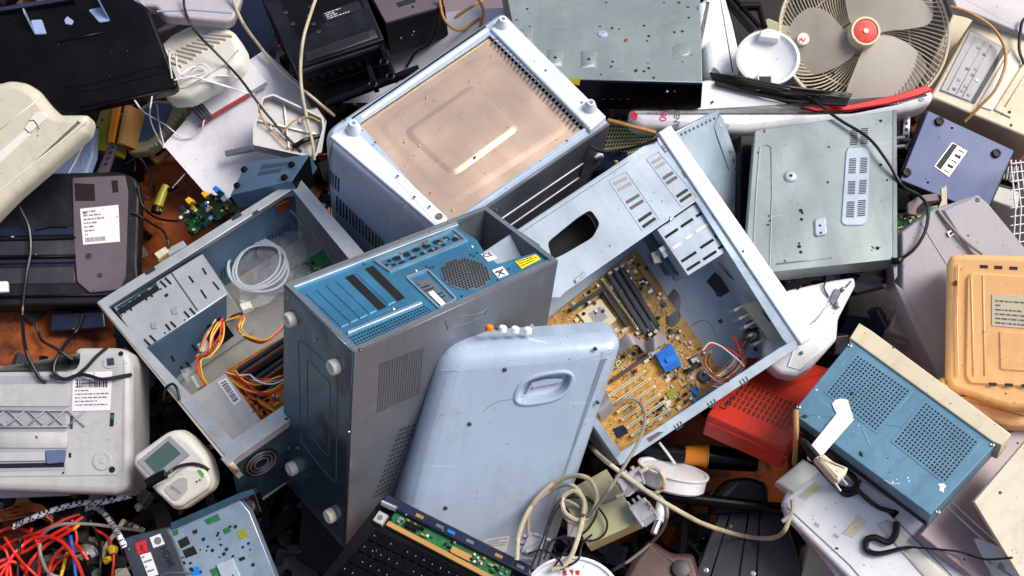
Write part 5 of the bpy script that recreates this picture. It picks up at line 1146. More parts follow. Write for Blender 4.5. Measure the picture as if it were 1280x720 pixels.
# lavender casing
t = boxy('plastic_casing', 'lavender grey folded casing between grey player and orange casing', 'plastic casing', [(1190, 478), (1295, 450), (1222, 243), (1128, 287)], .40, .05, m_lav, [(1127, 290), (1166, 262), (1222, 243), (1236, 255), (1300, 332), (1300, 480), (1188, 480), (1128, 364)], .003, rc=.002, n0=(0, -.3))
pad(t, [(1177, 262), (1222, 243), (1236, 255), (1300, 332), (1300, 420), (1252, 380)], .004, m_lav, 'raised_face', 0, .004)
pad(t, [(1117, 352), (1129, 362), (1190, 478), (1182, 486), (1172, 470)], .003, m_greyp, 'lower_edge', -.05, .002)
lines(t, [[(1150, 276), (1196, 350), (1225, 420)]], .0006, .0014, m_palegrey)
pad(t, [(1184, 290), (1190, 287), (1194, 292), (1187, 296)], .0045, m_metal, 'socket', .003, 0); pad(t, [(1187, 291), (1190, 289), (1192, 292), (1189, 294)], .006, m_ink, 'socket_hole', .004, 0)
screw(t, [(1222, 250)], .004, .004, m_dsteel)
t = boxy('circuit_board', 'green circuit board sliver between grey player and violet router', 'circuit board', [(1122, 290), (1176, 268), (1172, 256), (1118, 268)], .37, .004, m_pcbg, r=.0005, rc=0)
rg = random.Random(8)
for k in range(26): p = bil([(1122, 288), (1176, 266), (1172, 258), (1118, 270)], rg.random(), rg.random()); x, y = t.f.P(*p); a = rg.uniform(.001, .004); t.part('chip', MB().bx(x-a, x+a, y-.0015, y+.0015, 0, .003), rg.choice([m_black, m_metal, m_gold]))
t = boxy('ribbon_connector', 'pinkish grey cable connector with a metal bracket above the green board', 'connector', [(1133, 268), (1148, 266), (1176, 250), (1170, 240)], .40, .01, m_pinkg, [(1134, 268), (1134, 254), (1150, 244), (1172, 241), (1176, 252), (1155, 254), (1147, 262), (1148, 270)])
pad(t, [(1173, 260), (1184, 256), (1183, 232), (1176, 236), (1177, 250)], .006, m_cream, 'bracket')
boxy('yellow_strip', 'thin yellow strip beside the edge of the grey player', 'plastic strip', [(1122, 310), (1126, 310), (1128, 290), (1123, 288)], .36, .01, m_cyel, r=.001, rc=0)
# orange casing
t = boxy('monitor_casing', 'orange plastic casing with vent slits and peach label at right edge', 'plastic casing', [(1183, 478), (1295, 500), (1298, 322), (1190, 320)], .50, .1, m_orange,
    [(1183, 330), (1188, 319), (1198, 317), (1310, 320), (1310, 512), (1262, 512), (1240, 505), (1188, 487), (1181, 474)], .01, fix=(-.38, -.4), rc=.006)
pd = pad(t, [(1208, 346), (1214, 340), (1310, 346), (1310, 486), (1212, 480), (1206, 470)], .004, m_orange, 'raised_panel', 0, .003, .006)
lines(t, [[(1198, 330), (1196, 400), (1198, 470)], [(1214, 345), (1217, 470)], [(1229, 345), (1231, 470)]], .0045, .0015, m_orange, 'rib')
pad(t, [(1249, 414), (1300, 416), (1300, 466), (1250, 462)], .006, m_orange, 'raised_square', .003, .0015, .004, pd)
sticker(t, [(1240, 407), (1300, 412), (1300, 372), (1240, 368)], .0048, m_cream, m_greyink, 6, False, pd, 6)
for p in ((1225, 333), (1243, 334), (1262, 335)): t.part('vent_slot', MB().flat(t.f.L(seg(p, (p[0]+10, p[1]+.5), 4), .0006), .0006), m_brown)
for p in ((1236, 480), (1256, 481), (1277, 482)): t.part('vent_slot', MB().flat(t.f.L(seg(p, (p[0]+10, p[1]+.5), 4), .0046), .0046), m_brown)
x, y = t.f.P(1195, 354); t.part('screw', MB().lathe(x, y, [(.0045, 0), (.0045, .002), (.002, .003)], 12), m_red)
x, y = t.f.P(1230, 415, .004); t.part('screw', MB().lathe(x, y, [(.002, .004), (.002, .005), (.001, .005)], 8), m_brown)
t = boxy('plastic_casing', 'lower orange rim piece beneath the orange casing', 'plastic casing', [(1180, 500), (1300, 532), (1300, 500), (1182, 470)], .42, .05, m_orange, [(1178, 470), (1176, 498), (1240, 524), (1262, 532), (1310, 532), (1310, 490)], .008)
# blue box
t = boxy('power_supply_box', 'steel-blue metal box with two perforated grilles and a cream wooden-looking edge', 'metal box', [(990, 516), (1163, 644), (1250, 550), (1065, 425)], .47, .06, m_bluebox, W=(991, 534), r=.0015, rc=.001, n0=(0, -.2), reg=.08)
for Q in ([(1033, 490), (1095, 539), (1138, 488), (1072, 443)], [(1117, 552), (1182, 603), (1223, 552), (1157, 502)]):
    gr = pad(t, [bil(Q, a, b) for a, b in ((-.04, -.04), (1.04, -.04), (1.04, 1.04), (-.04, 1.04))], .0008, m_bluebox, 'vent_grille', 0, .0006)
    mb = MB(); slots(mb, t.f, Q, 17, 14, .56, .56, .0014, 8); t.part('holes', mb, m_void, gr)
t.part('end_cap', MB().soft(t.f.L([(1062, 423), (1074, 404), (1090, 414), (1264, 543), (1252, 557), (1240, 552)], .002), -.06, .004, .002, 2), m_cream)
g = side(t.f, (990, 516), (1163, 644), 0, (1110, 530))
t.part('seam_gap', to(MB().prism(g.L([(1000, 532), (1158, 652), (1158, 657), (1000, 538)], .0), 0, .0008, 0), t.f, g), m_void)
t.part('cord_entry', to(MB().prism(g.L([(1112, 632), (1124, 640), (1122, 648), (1110, 640)], 0), 0, .014, .002), t.f, g), m_black)
screw(t, [(1062, 432), (998, 509), (1240, 556), (1172, 640)], 0, .0038, m_chrome)
rg = random.Random(14)
for k in range(26):
    a = rg.choice([(1055, 450), (1030, 480), (1030, 505), (1130, 600), (1060, 520)]); p = (a[0]+rg.gauss(0, 14), a[1]+rg.gauss(0, 10))
    if not (1005 < p[0] < 1200 and (p[1]-516) < (p[0]-990)*.7 and p[1]-516 > -(p[0]-990)*1.0): continue
    x, y = t.f.P(*p); s_ = rg.uniform(.0006, .002); t.part('paint_chip', MB().flat([(x+s_*math.cos(j)*rg.uniform(.5, 1.3), y+s_*math.sin(j)) for j in (0, 1.3, 2.6, 4, 5.2)], .0004+.0001*(k % 3)), m_tape)
for q in ([(1172, 605), (1180, 604), (1183, 608), (1180, 611), (1180, 616), (1174, 613), (1175, 609)],): t.part('paint_chip', MB().flat(t.f.L(q), .0005), m_tape)
t.part('scratch', ridge(t.f, [(1076, 532), (1083, 546), (1088, 558)], .0006, .0004), m_steel); t.part('scratch', ridge(t.f, [(1106, 600), (1114, 605), (1125, 604)], .0006, .0004), m_tape)
# tape over the edge of the blue box
f = t.f; mb = MB(); z0 = .001
mb.prism(f.L([(1040, 505), (1044, 500), (1052, 498), (1060, 500), (1062, 508), (1067, 522), (1060, 524), (1046, 517), (1043, 512)], z0), z0, z0+.0008, 0)
def strip(P): return [tuple(V((*f.P(x, y, h), h))) for x, y, h in P]
vs = strip([(1046, 517, .004), (1068, 524, .002), (1024, 574, .006), (1010, 562, .006), (1022, 582, -.03), (1009, 574, -.03)])
vs2 = [(x, y, z+.0008) for x, y, z in vs]
mb.loops([[vs[0], vs[1], vs2[1], vs2[0]], [vs[3], vs[2], vs2[2], vs2[3]], [vs[5], vs[4], vs2[4], vs2[5]]])
solo('tape_strip', 'white tape strip folded over the near edge of the blue box', 'tape', f, mb, m_tape)
# white printer base bottom right
t = boxy('printer', 'dirty white upturned printer with two small windows, bottom right', 'printer', [(1010, 650), (1130, 760), (1240, 680), (1060, 575)], .36, .05, m_white,
    [(978, 628), (985, 612), (1008, 600), (1040, 572), (1165, 650), (1268, 690), (1330, 760), (1180, 790), (1090, 760), (1060, 722), (984, 646)], .006, n0=(0, -.3), rc=.005)
pad(t, [(970, 602), (1004, 574), (1028, 588), (992, 617)], .012, m_offwhite, 'corner_block', -.05, .003)
for q, m in (([(997, 621), (1022, 599), (1030, 608), (1008, 625)], m_khaki), ([(1052, 667), (1074, 643), (1084, 653), (1066, 672)], m_cream)):
    w_ = pad(t, q, .0015, m_offwhite, 'window_frame', 0, .001); dent(t, [lerp2(p, (sum(a[0] for a in q)/4, sum(a[1] for a in q)/4), .22) for p in q], .0022, m, 'window', w_)
pad(t, [(1096, 655), (1110, 650), (1210, 740), (1190, 760)], .004, m_offwhite, 'raised_strip', 0, .003)
lines(t, [[(984, 634), (1062, 706), (1100, 750)], [(1042, 586), (1120, 650), (1190, 720)]], .0006, .0015, m_greyp, 'seam')
for p in ((1018, 654), (1042, 668)): dent(t, seg(p, (p[0]+6, p[1]+4), 4), .0007, m_palegrey)
mb = MB().prism(t.f.L([(978, 634), (986, 640), (1064, 724), (1080, 760), (1070, 760), (1050, 728)], -.015), -.06, -.015, .002)
t.part('lower_skirt', mb, m_palegrey)
boxy('brown_strip', 'reddish brown strip under the edge of the dirty white printer', 'panel', [(1040, 690), (1080, 740), (1090, 730), (1050, 680)], .26, .02, m_rust)
# pinkish glossy panel and beige board
t = boxy('plastic_sheet', 'pinkish grey moulded panel between the blue box and beige board', 'panel', [(1166, 652), (1270, 730), (1300, 590), (1250, 548)], .37, .02, m_pinkg, [(1150, 668), (1262, 540), (1310, 520), (1310, 780), (1240, 740)], .003, rc=0)
lines(t, [[(1190, 628), (1270, 700)], [(1184, 634), (1262, 704)]], .001, .0018, m_offwhite)
pad(t, [(1236, 706), (1262, 690), (1290, 704), (1290, 740), (1250, 740)], .006, m_offwhite, 'hinge_block', 0, .003, .004)
x, y = t.f.P(1252, 708, .006); t.part('knob', MB().lathe(x, y, [(.007, .006), (.007, .009), (.003, .01)], 14), m_greyp)
t = boxy('hardboard_sheet', 'plain beige board tilted in the bottom right corner', 'board', [(1218, 627), (1290, 745), (1370, 640), (1288, 545)], .44, .006, m_beige, r=.001, rc=0, n0=(.1, -.3))
# white moulded housing under the right case
t = boxy('plastic_housing', 'white moulded housing with metal clip between right case and red box', 'plastic housing', [(975, 466), (1040, 430), (1078, 350), (985, 365)], .38, .05, m_white,
    [(955, 440), (960, 380), (985, 362), (1040, 350), (1068, 346), (1070, 356), (1048, 398), (1046, 424), (1012, 462), (994, 471), (975, 468), (962, 458)], .008, fix=(-.1, -.3), rc=.005)
pad(t, [(1036, 376), (1044, 360), (1052, 364), (1044, 382)], .004, m_chrome, 'metal_clip', 0, .001, .003); 0
for p, r_ in (((1046, 382), .006), ((1053, 362), .004), ((1002, 441), .003)): x, y = t.f.P(*p); t.part('screw', MB().lathe(x, y, [(r_, 0), (r_, .004), (r_*.5, .005)], 12), m_chrome)
lines(t, [[(1018, 402), (1050, 362)], [(998, 420), (985, 458), (1000, 462), (1040, 424)]], .0006, .002, m_white)
# red slotted box
t = boxy('red_box', 'bright red plastic box with rows of vent slots under the right case', 'plastic box', [(884, 518), (984, 562), (1044, 462), (940, 430)], .30, .045, m_red, W=(876, 542), r=.004, rc=.004, n0=(0, -.2), reg=.08)
Q = [(908, 506), (984, 540), (1004, 508), (930, 474)]
for k in range(5):
    mb = MB(); slots(mb, t.f, [bil(Q, 0, k/5), bil(Q, 1, k/5), bil(Q, 1, (k+1)/5), bil(Q, 0, (k+1)/5)], 13, 1, .5, .72, .0007); t.part('vent_slots', mb, m_brown)
writing(t, 'Leon', (906, 512), (918, 494), 6, .0007, m_ink, bold=.02)
lines(t, [[(900, 508), (940, 468), (1000, 470)]], .0006, .0012, m_red)
g = side(t.f, (884, 518), (984, 562), 0, (960, 490)); t.part('pressed_ridge', to(MB().prism(g.L([(884, 526), (984, 570), (984, 573), (884, 529)], 0), 0, .003, .001), t.f, g), m_red)
# small stuff between
t = boxy('plastic_lever_box', 'small grey plastic part with a square outline below the grey player', 'plastic part', [(1112, 412), (1150, 428), (1160, 408), (1122, 384)], .30, .03, m_palegrey)
lines(t, [[(1124, 396), (1142, 405), (1138, 418), (1118, 408), (1124, 396)]], .0006, .001, m_greyp)
boxy('grey_plate', 'mauve grey plate half hidden left of the orange casing', 'panel', [(1098, 428), (1165, 470), (1178, 460), (1145, 428)], .27, .02, m_pinkg)
boxy('plastic_cover', 'navy cover in the gap above the blue box', 'plastic cover', [(1046, 420), (1100, 434), (1112, 400), (1060, 392)], .22, .03, m_dkblue)
boxy('violet_block', 'small violet block beside the corner of the blue box', 'plastic block', [(1043, 445), (1062, 440), (1062, 418), (1044, 420)], .30, .06, m_charc)
boxy('black_pipe_bracket', 'dark grey bar reaching up from the gap under the grey player', 'metal bar', [(1096, 388), (1108, 410), (1114, 405), (1102, 382)], .3, .03, m_dsteel)
boxy('beige_mechanism', 'beige plastic mechanism with round holes at the bottom edge', 'mechanism', [(1002, 728), (1060, 728), (1045, 690), (1012, 675)], .22, .04, m_beige)
# amber-collared tool
f = frame([(795, 585), (945, 592), (945, 560), (795, 550)], .24, n0=(0, -.3), reg=.5)
t = Thing('screwdriver', 'black handled tool with an amber collar lying on the rusty soil', 'hand tool', f, .03)
A = V((*f.P(790, 562), 0)); B = V((*f.P(946, 577), 0)); d = B-A
t.part('shaft', MB().tube([A, A+d*.42], lambda u: .012+.004*u, 14), m_black); t.part('collar', MB().tube([A+d*.4, A+d*.46, A+d*.58, A+d*.6], lambda u: .014+.009*u, 16), m_oranged); t.part('handle', MB().tube([A+d*.59, A+d*.66, A+d*.8, A+d*.95, A+d], lambda u: .022-.004*u, 16), m_blackg)
# white round lid seen from the side
f = frame([(800, 604), (884, 612), (884, 572), (800, 572)], .30, fix=(.35, 1.3)); k_ = pxr(f, 842, 585)
t = Thing('lid', 'white round lid lying tilted below the right case rail', 'lid', f, .03); x, y = f.P(842, 586)
t.part('rim', MB().lathe(x, y, [(.056, -.03), (.06, -.026), (.06, -.004), (.063, -.003), (.063, 0), (.058, 0), (.056, -.003), (.001, -.004)], 40), m_white)
f = frame([(795, 626), (990, 646), (990, 630), (795, 610)], .27); t = solo('metal_tube', 'long glossy black tube across the gap below the amber-collared tool', 'tube', f, MB().tube([(*f.P(795, 615), 0), (*f.P(860, 623), 0), (*f.P(990, 638), 0)], .0105, 16), m_blackg)
t = boxy('slate_plate', 'dark slate plastic panel with long grooves, bottom centre-right', 'panel', [(862, 735), (1010, 735), (980, 640), (902, 632)], .22, .03, m_charc, r=.003)
lines(t, [[(915, 636), (884, 735)], [(950, 640), (945, 735)], [(936, 640), (922, 735)]], .0006, .0016, m_black); screw(t, [(941, 717), (882, 713)], 0, .005, m_chrome)
t = boxy('rounded_shell', 'black rounded cover with a slotted vent above the slate panel', 'plastic cover', [(890, 640), (935, 640), (930, 600), (900, 602)], .25, .03, m_black, [(886, 645), (892, 618), (908, 600), (935, 596), (960, 604), (962, 640)], .008, rc=.01)
for k in range(3): pad(t, seg((900+5*k, 626-4*k), (912+5*k, 612-4*k), 3), .001, m_charc, 'vent_slot')
# putty adapter box with plugs
t = boxy('adapter_box', 'putty-green metal box lying under the coiled cables and grey plugs', 'adapter', [(734, 682), (800, 652), (758, 586), (700, 618)], .40, .05, m_putty, W=(756, 712), r=.0015, rc=0, n0=(0, 0), reg=.08)
g = side(t.f, (734, 682), (800, 652), 0, (750, 630)); screw(t, [(792, 648), (738, 676)], 0, .003, m_chrome)
def dplug(name, label, q, z, m=m_greyp):
    t = boxy(name, label, 'cable plug', q, z, .014, m, r=.002, rc=.002, n0=(0, -.3), reg=.5, part='plug_body')
    for k in range(3):
        v = .2+.3*k; pad(t, [bil(q, -.25, v), bil(q, .0, v), bil(q, .0, v+.12), bil(q, -.25, v+.12)], -.004, m, 'strain_rib', -.012, .0005)
    pad(t, [bil(q, .98, .12), bil(q, 1.3, .12), bil(q, 1.3, .88), bil(q, .98, .88)], -.003, m_chrome, 'metal_shell', -.011, .0005)
    for v in (.06, .94): t.part('thumb_screw', MB().cyl((*t.f.P(*bil(q, .3, v)), .001), (*t.f.P(*bil(q, 1.2, v)), -.004), .003), m)
    return t
dplug('monitor_plug', 'grey monitor plug lying on the upper end of the putty-green box', [(800, 583), (806, 600), (780, 618), (770, 600)], .46)
dplug('monitor_plug', 'darker grey monitor plug beside the white sleeve connector', [(806, 621), (820, 640), (800, 655), (785, 634)], .43)
dplug('monitor_plug', 'grey monitor plug at the bottom against the pale blue casing', [(662, 664), (684, 672), (672, 694), (650, 690)], .44)
f = frame([(815, 668), (832, 668), (832, 630), (815, 630)], .40); t = Thing('sleeve_connector', 'white tapered round connector beside the putty-green box', 'connector', f, .015)
t.part('sleeve', MB().tube([(*f.P(828, 630), 0), (*f.P(825, 642), 0), (*f.P(823, 652), 0)], lambda u: .01-.002*u, 14), m_white); t.part('tip', MB().cyl((*f.P(823, 652), 0), (*f.P(817, 667), 0), .006), m_metal)
0
f = frame([(655, 760), (775, 760), (775, 695), (655, 695)], .40, n0=(0, -.3), reg=.5); k_ = pxr(f, 715, 730)
t = Thing('lid', 'white round lid with red lettering cut by the bottom edge', 'lid', f, .02); x, y = f.P(715, 745)
t.part('dish', MB().lathe(x, y, [(k_*56, -.02), (k_*62, -.006), (k_*62, 0), (k_*58, .001), (k_*56, -.003), (.001, -.004)], 40, sq=.8), m_white)
for q in ([(703, 714), (708, 712), (709, 719), (704, 720)], [(711, 712), (717, 712), (716, 719)], [(719, 713), (725, 713), (724, 719), (720, 718)]): t.part('red_mark', MB().flat(t.f.L(q, -.0026), -.0026), m_red)
t = boxy('smoked_cover', 'brown translucent plastic cover at bottom beside the putty-green box', 'plastic cover', [(785, 735), (870, 735), (850, 690), (800, 680)], .26, .03, m_brown, [(770, 740), (790, 700), (812, 672), (840, 690), (868, 690), (880, 735)], .01, rc=.01)
x, y = t.f.P(850, 712); t.part('dial', MB().lathe(x, y, [(.016, 0), (.015, .008), (.012, .009), (.001, .009)], 20), m_charc)
# ------------------------------------------------------------ laptop keyboard bottom centre
f = frame([(395, 750), (590, 850), (666, 724), (478, 626)], .40, n0=(0, -.3), reg=.2)
t = Thing('laptop', 'stripped black laptop keyboard base with exposed green board, bottom centre', 'laptop', f, .03)
Q = [(395, 752), (585, 852), (664, 728), (474, 628)]
t.part('base', MB().prism(rnd(f.L([(380, 745), (580, 860), (668, 726), (486, 618), (474, 624)]), .004), -.03, -.008, .002), m_black)
t.part('hinge_bar', MB().soft(f.L([(476, 628), (484, 618), (664, 708), (664, 724), (484, 634)], 0), -.028, .006, .004, 3), m_dkblue)
for u, m in ((.2, m_gold), (.34, m_chrome), (.42, m_bluex), (.55, m_chrome), (.75, m_gold), (.9, m_chrome)): pad(t, seg(lerp2((484, 625), (664, 715), u), lerp2((484, 625), (664, 715), u+.05), 4), .0068, m, 'port', .005, 0)
gb = pad(t, [(486, 652), (494, 640), (640, 712), (632, 728)], -.003, m_pcbg, 'circuit_board', -.009, 0); 
pad(t, [(482, 656), (486, 651), (632, 728), (628, 733)], .0, m_ctan, 'copper_edge', -.008, .0005)
rg = random.Random(9)
for k in range(44): p = bil([(488, 650), (632, 724), (638, 712), (496, 643)], rg.random(), rg.random()); x, y = f.P(*p, -.003); a = rg.uniform(.001, .004); t.part('chip', MB().bx(x-a, x+a, y-.0018, y+.0018, -.003, rg.uniform(0, .003)), rg.choice([m_black, m_gold, m_metal, m_offwhite, m_pcbg]), gb)
pad(t, [(565, 682), (590, 694), (587, 702), (563, 690)], .002, m_ctan, 'module', -.003, .0005, 0, gb); pad(t, [(508, 650), (524, 658), (520, 664), (505, 657)], .004, m_black, 'module', -.003, .0005, 0, gb)
t.part('hinge', MB().cyl((*f.P(478, 630), .006), (*f.P(496, 638), .006), .005), m_metal)
s_ = pad(t, [(466, 650), (474, 638), (485, 644), (477, 656)], .001, m_palegrey, 'power_button', -.008, .0005); x, y = f.P(475, 647, .001); t.part('emblem', MB().lathe(x, y, [(.0045, .001), (.0045, .0016), (.0025, .0016)], 14), m_greyink, s_)
KQ = [(396, 742), (540, 828), (626, 735), (470, 660)]
for r_ in range(6):
    n = 15 if r_ != 0 else 9; u = 0
    for k in range(n):
        w_ = 1/n; q = [bil(KQ, u+.006, r_/6+.012), bil(KQ, u+w_-.006, r_/6+.012), bil(KQ, u+w_-.006, (r_+1)/6-.014), bil(KQ, u+.006, (r_+1)/6-.014)]; u += w_
        if min(p[1] for p in q) > 724: continue
        kk = t.part('key', MB().prism(f.L(q, -.003), -.008, -.003, .0008), m_blackg)
        if r_ and random.random() < .85:
            c = lerp2(q[0], q[2], .45); t.part('key_letter', MB().flat(f.L(seg(lerp2(c, q[3], .1), lerp2(c, q[1], .07), 1.0), -.0026), -.0026), m_greyp, kk)
# black plates in the dark pit left of the laptop
t = boxy('metal_plate', 'black plate with bright bare edge in the dark gap left of laptop', 'metal plate', [(370, 700), (430, 735), (440, 660), (378, 618)], .20, .01, m_black)
lines(t, [[(376, 620), (396, 642), (414, 664)]], .001, .0022, m_chrome, 'bare_edge')
boxy('black_tray', 'dark plastic tray at the bottom edge between steel drive and laptop', 'tray', [(335, 740), (430, 740), (420, 690), (350, 680)], .12, .03, m_charc)
# board with coloured sockets, upper left
f = frame([(228, 272), (245, 292), (292, 262), (276, 240)], .19, n0=(-.2, -.5), reg=.5)
t = Thing('socket_board', 'small green board crowded with yellow and blue sockets on rusty soil', 'circuit board', f, .01)
Q = [(226, 268), (240, 294), (294, 262), (278, 240)]
t.part('board', MB().prism(f.L(Q), -.01, 0, 0), m_pcbg); rg = random.Random(3)
for k in range(46):
    p = bil(Q, rg.random(), rg.random()); x, y = f.P(*p); hh = rg.uniform(.008, .04); r_ = rg.uniform(.002, .0045)
    t.part('socket', MB().lathe(x, y, [(r_, 0), (r_, hh), (r_*.6, hh+.001), (r_*.5, hh-.004)], 8) if rg.random() < .6 else MB().bx(x-r_, x+r_, y-r_, y+r_, 0, hh, .0005), rg.choice([m_dkblue, m_pcbg, m_cyel, m_bluex, m_metal, m_black, m_offwhite, m_cgrey, m_dkblue]))
for p, c in (((238, 252), m_cyel), ((258, 244), m_cyel), ((272, 238), m_bluex), ((282, 250), m_metal), ((230, 262), m_dkblue)): x, y = f.P(*p, .03); t.part('socket', MB().bx(x-.006, x+.006, y-.005, y+.005, 0, .045, .001), c)
f = frame([(188, 262), (206, 262), (212, 230), (198, 228)], .17, n0=(0, -.3), reg=.5)
t = Thing('screwdriver', 'olive handled screwdriver with short steel blade on the rusty soil', 'hand tool', f, .02)
t.part('handle', MB().tube([(*f.P(*p), 0) for p in ((196, 264), (198, 256), (204, 240), (208, 232))], lambda u: .0105-.002*u, 12), m_olive); t.part('handle_end', MB().cyl((*f.P(195, 266), 0), (*f.P(197, 258), 0), .011), m_black)
t.part('ferrule', MB().cyl((*f.P(210, 238), 0), (*f.P(222, 232), 0), .005), m_black); t.part('shaft', MB().cyl((*f.P(216, 236), .003), (*f.P(232, 218), .003), .0022), m_metal)
# ---------------------------------------------------------------- ground
SPOTS = [(atz(*p, .15).xy, s) for p, s in (((200, 235), .1), ((195, 200), .08), ((60, 415), .12), ((900, 560), .1), ((850, 545), .08), ((200, 500), .07), ((10, 410), .1))]
def hgt(x, y):
    return hg0(x, y)+.09*min(1, sum(math.exp(-((x-q.x)**2+(y-q.y)**2)/(s*s)) for q, s in SPOTS))
def hg0(x, y):
    return .05+.07*math.sin(x*3.1+1)*math.sin(y*2.7+.5)+.015*math.sin(x*17+y*9)+.01*math.sin(y*23-x*11)
n = 150; vs = []; fs = []
for i in range(n+1):
    for j in range(n+1):
        u = (i/n*2-1); v = (j/n*2-1); x = 2.2*u+ (40*(abs(u)-.9)*10*math.copysign(1, u) if abs(u) > .9 else 0); y = .1+2.0*v+(40*(abs(v)-.9)*10*math.copysign(1, v) if abs(v) > .9 else 0)
        vs.append((x, y, hgt(x, y) if abs(x) < 2.2 and abs(y) < 2.2 else 0))
for i in range(n):
    for j in range(n): fs.append((i*(n+1)+j, (i+1)*(n+1)+j, (i+1)*(n+1)+j+1, i*(n+1)+j+1))
gd = MB().add(vs, fs).build('ground', m_rust); gd['kind'] = 'structure'
# crushed scrap at the heap's bottom, thickened and kept black to darken gaps: uncountable
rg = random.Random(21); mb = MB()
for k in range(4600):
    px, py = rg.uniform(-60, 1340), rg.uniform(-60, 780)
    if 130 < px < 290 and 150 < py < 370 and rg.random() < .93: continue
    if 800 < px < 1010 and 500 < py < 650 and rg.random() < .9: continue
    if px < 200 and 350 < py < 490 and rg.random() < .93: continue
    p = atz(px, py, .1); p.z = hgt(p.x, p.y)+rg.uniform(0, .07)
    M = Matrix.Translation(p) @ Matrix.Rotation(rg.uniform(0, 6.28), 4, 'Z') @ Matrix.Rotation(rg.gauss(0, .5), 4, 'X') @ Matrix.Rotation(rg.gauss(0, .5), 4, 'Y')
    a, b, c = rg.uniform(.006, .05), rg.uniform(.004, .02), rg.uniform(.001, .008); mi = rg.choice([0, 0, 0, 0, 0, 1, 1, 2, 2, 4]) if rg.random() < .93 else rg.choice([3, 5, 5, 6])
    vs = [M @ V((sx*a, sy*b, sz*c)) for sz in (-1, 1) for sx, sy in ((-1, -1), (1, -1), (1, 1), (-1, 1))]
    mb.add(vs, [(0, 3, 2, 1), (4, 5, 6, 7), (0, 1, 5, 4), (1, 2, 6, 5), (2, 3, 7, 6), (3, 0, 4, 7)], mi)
sc = mb.build('plastic_scrap', [m_black, m_blackd, m_charc, m_rust, m_dsteel, m_greyp, m_ctan], smooth=False); sc['kind'] = 'stuff'; sc['label'] = 'dark crushed plastic and metal scraps filling and darkening the gaps'; sc['category'] = 'scrap'
# dark bodies added deep in the heap so the gaps read as shade
DK = [('dark_gap_filler', 'black filler added to darken the gap under the black paper tray', [(60, 230), (170, 215), (170, 130), (70, 140)], .12, m_black),
 ('dark_gap_filler', 'black filler added to darken the gap between lower-left printer and open case', [(168, 560), (240, 610), (262, 540), (165, 440)], .10, m_black),
 ('dark_gap_filler', 'black filler added to darken the pit below the grey tower', [(290, 660), (440, 740), (440, 640), (350, 560)], .10, m_black),
 ('dark_gap_filler', 'black filler added to darken the bottom gap between slate panel and white printer base', [(960, 735), (1060, 735), (990, 620), (960, 640)], .16, m_black),
 ('dark_gap_filler', 'black filler added to darken the gap under the grey player', [(1050, 440), (1170, 480), (1140, 350), (1060, 370)], .14, m_black),
 ('dark_gap_filler', 'black filler added to darken the gap behind the fan base and round lid', [(900, 120), (1010, 120), (990, -10), (900, -10)], .22, m_black),
 ('dark_gap_filler', 'black filler added to darken the gap below the violet router at the right edge', [(1180, 300), (1300, 330), (1300, 150), (1200, 150)], .22, m_black),
 ('dark_gap_filler', 'black filler added to darken the space behind the fan blades and wire guard', [(985, 150), (1190, 140), (1200, -60), (985, -60)], .22, m_black),
 ('dark_gap_filler', 'black casing behind stereo and paper tray at the top', [(220, 60), (330, 120), (350, -20), (230, -20)], .15, m_dkblue),
 ('dark_gap_filler', 'black filler added to darken the gap under the mesh sheet beside the appliance', [(640, 290), (780, 220), (840, 130), (740, 110)], .18, m_black)]
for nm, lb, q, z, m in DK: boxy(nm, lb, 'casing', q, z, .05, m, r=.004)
# ---------------------------------------------------------------- cables, laid on what is already there
bpy.context.view_layer.update(); DG = bpy.context.evaluated_depsgraph_get()
def cable(name, label, pts, r, m, lift=0., group=None, cat='cable', win=9, n=None, taper=None, seg_=8, extra=None, loose=0):
    if cat == 'cable' and r > .0028: r *= .86
    P = spline([V((p[0], p[1], p[2] if len(p) > 2 else 0)) for p in pts], 10); T = []; m_ = len(P)
    for p in P:
        d = ray(p.x, p.y).normalized(); hit, loc, nr, idx, ob, mx = SC.ray_cast(DG, CAM, d)
        T.append((loc-CAM).length if hit else 2.6)
    W_ = win
    mn = [min(T[max(0, i-W_):i+W_+1]) for i in range(m_)]
    sm = [sum(mn[max(0, i-W_//2-1):i+W_//2+2])/len(mn[max(0, i-W_//2-1):i+W_//2+2]) for i in range(m_)]
    pts3 = [CAM+ray(p.x, p.y).normalized()*(min(s_, t_)-r*1.1-lift-p.z) for p, s_, t_ in zip(P, sm, T)]
    rw = random.Random(len(label)*7+int(pts[0][0])); ph = [rw.uniform(0, 6.3) for _ in range(4)]
    pts3 = [p+V((math.sin(i*.55+ph[0])+math.sin(i*1.3+ph[1])*.5, math.sin(i*.47+ph[2])+math.sin(i*1.1+ph[3])*.5, 0))*r*.035 for i, p in enumerate(pts3)]
    o = pts3[0].copy(); L = [p-o for p in pts3]
    ob = MB().tube(L, taper or r, seg_).build(name, m, None, loc=o); tag(ob, label, cat, group); return ob
cable('cable', 'thick cream cable crossing down onto the appliance corner, top left of centre', [(288, -10), (300, 22), (320, 52), (345, 82), (372, 106), (398, 128), (418, 145)], .0038, m_ccream)
cable('cable', 'thick cream cable hanging past the stereo to the small blue-grey box', [(398, -10), (388, 18), (378, 55), (376, 100), (382, 140), (390, 175), (393, 200)], .004, m_ccream)
cable('cable', 'thin black cable running from the top edge over the notebook and paper', [(229, -8), (232, 15), (245, 40), (272, 68), (300, 98), (325, 132), (350, 162), (377, 190)], .0026, m_cblack)
cable('power_plug_end', 'black inline plug on the off-white tray', [(366, 184), (380, 176), (398, 170)], .005, m_black, cat='plug')
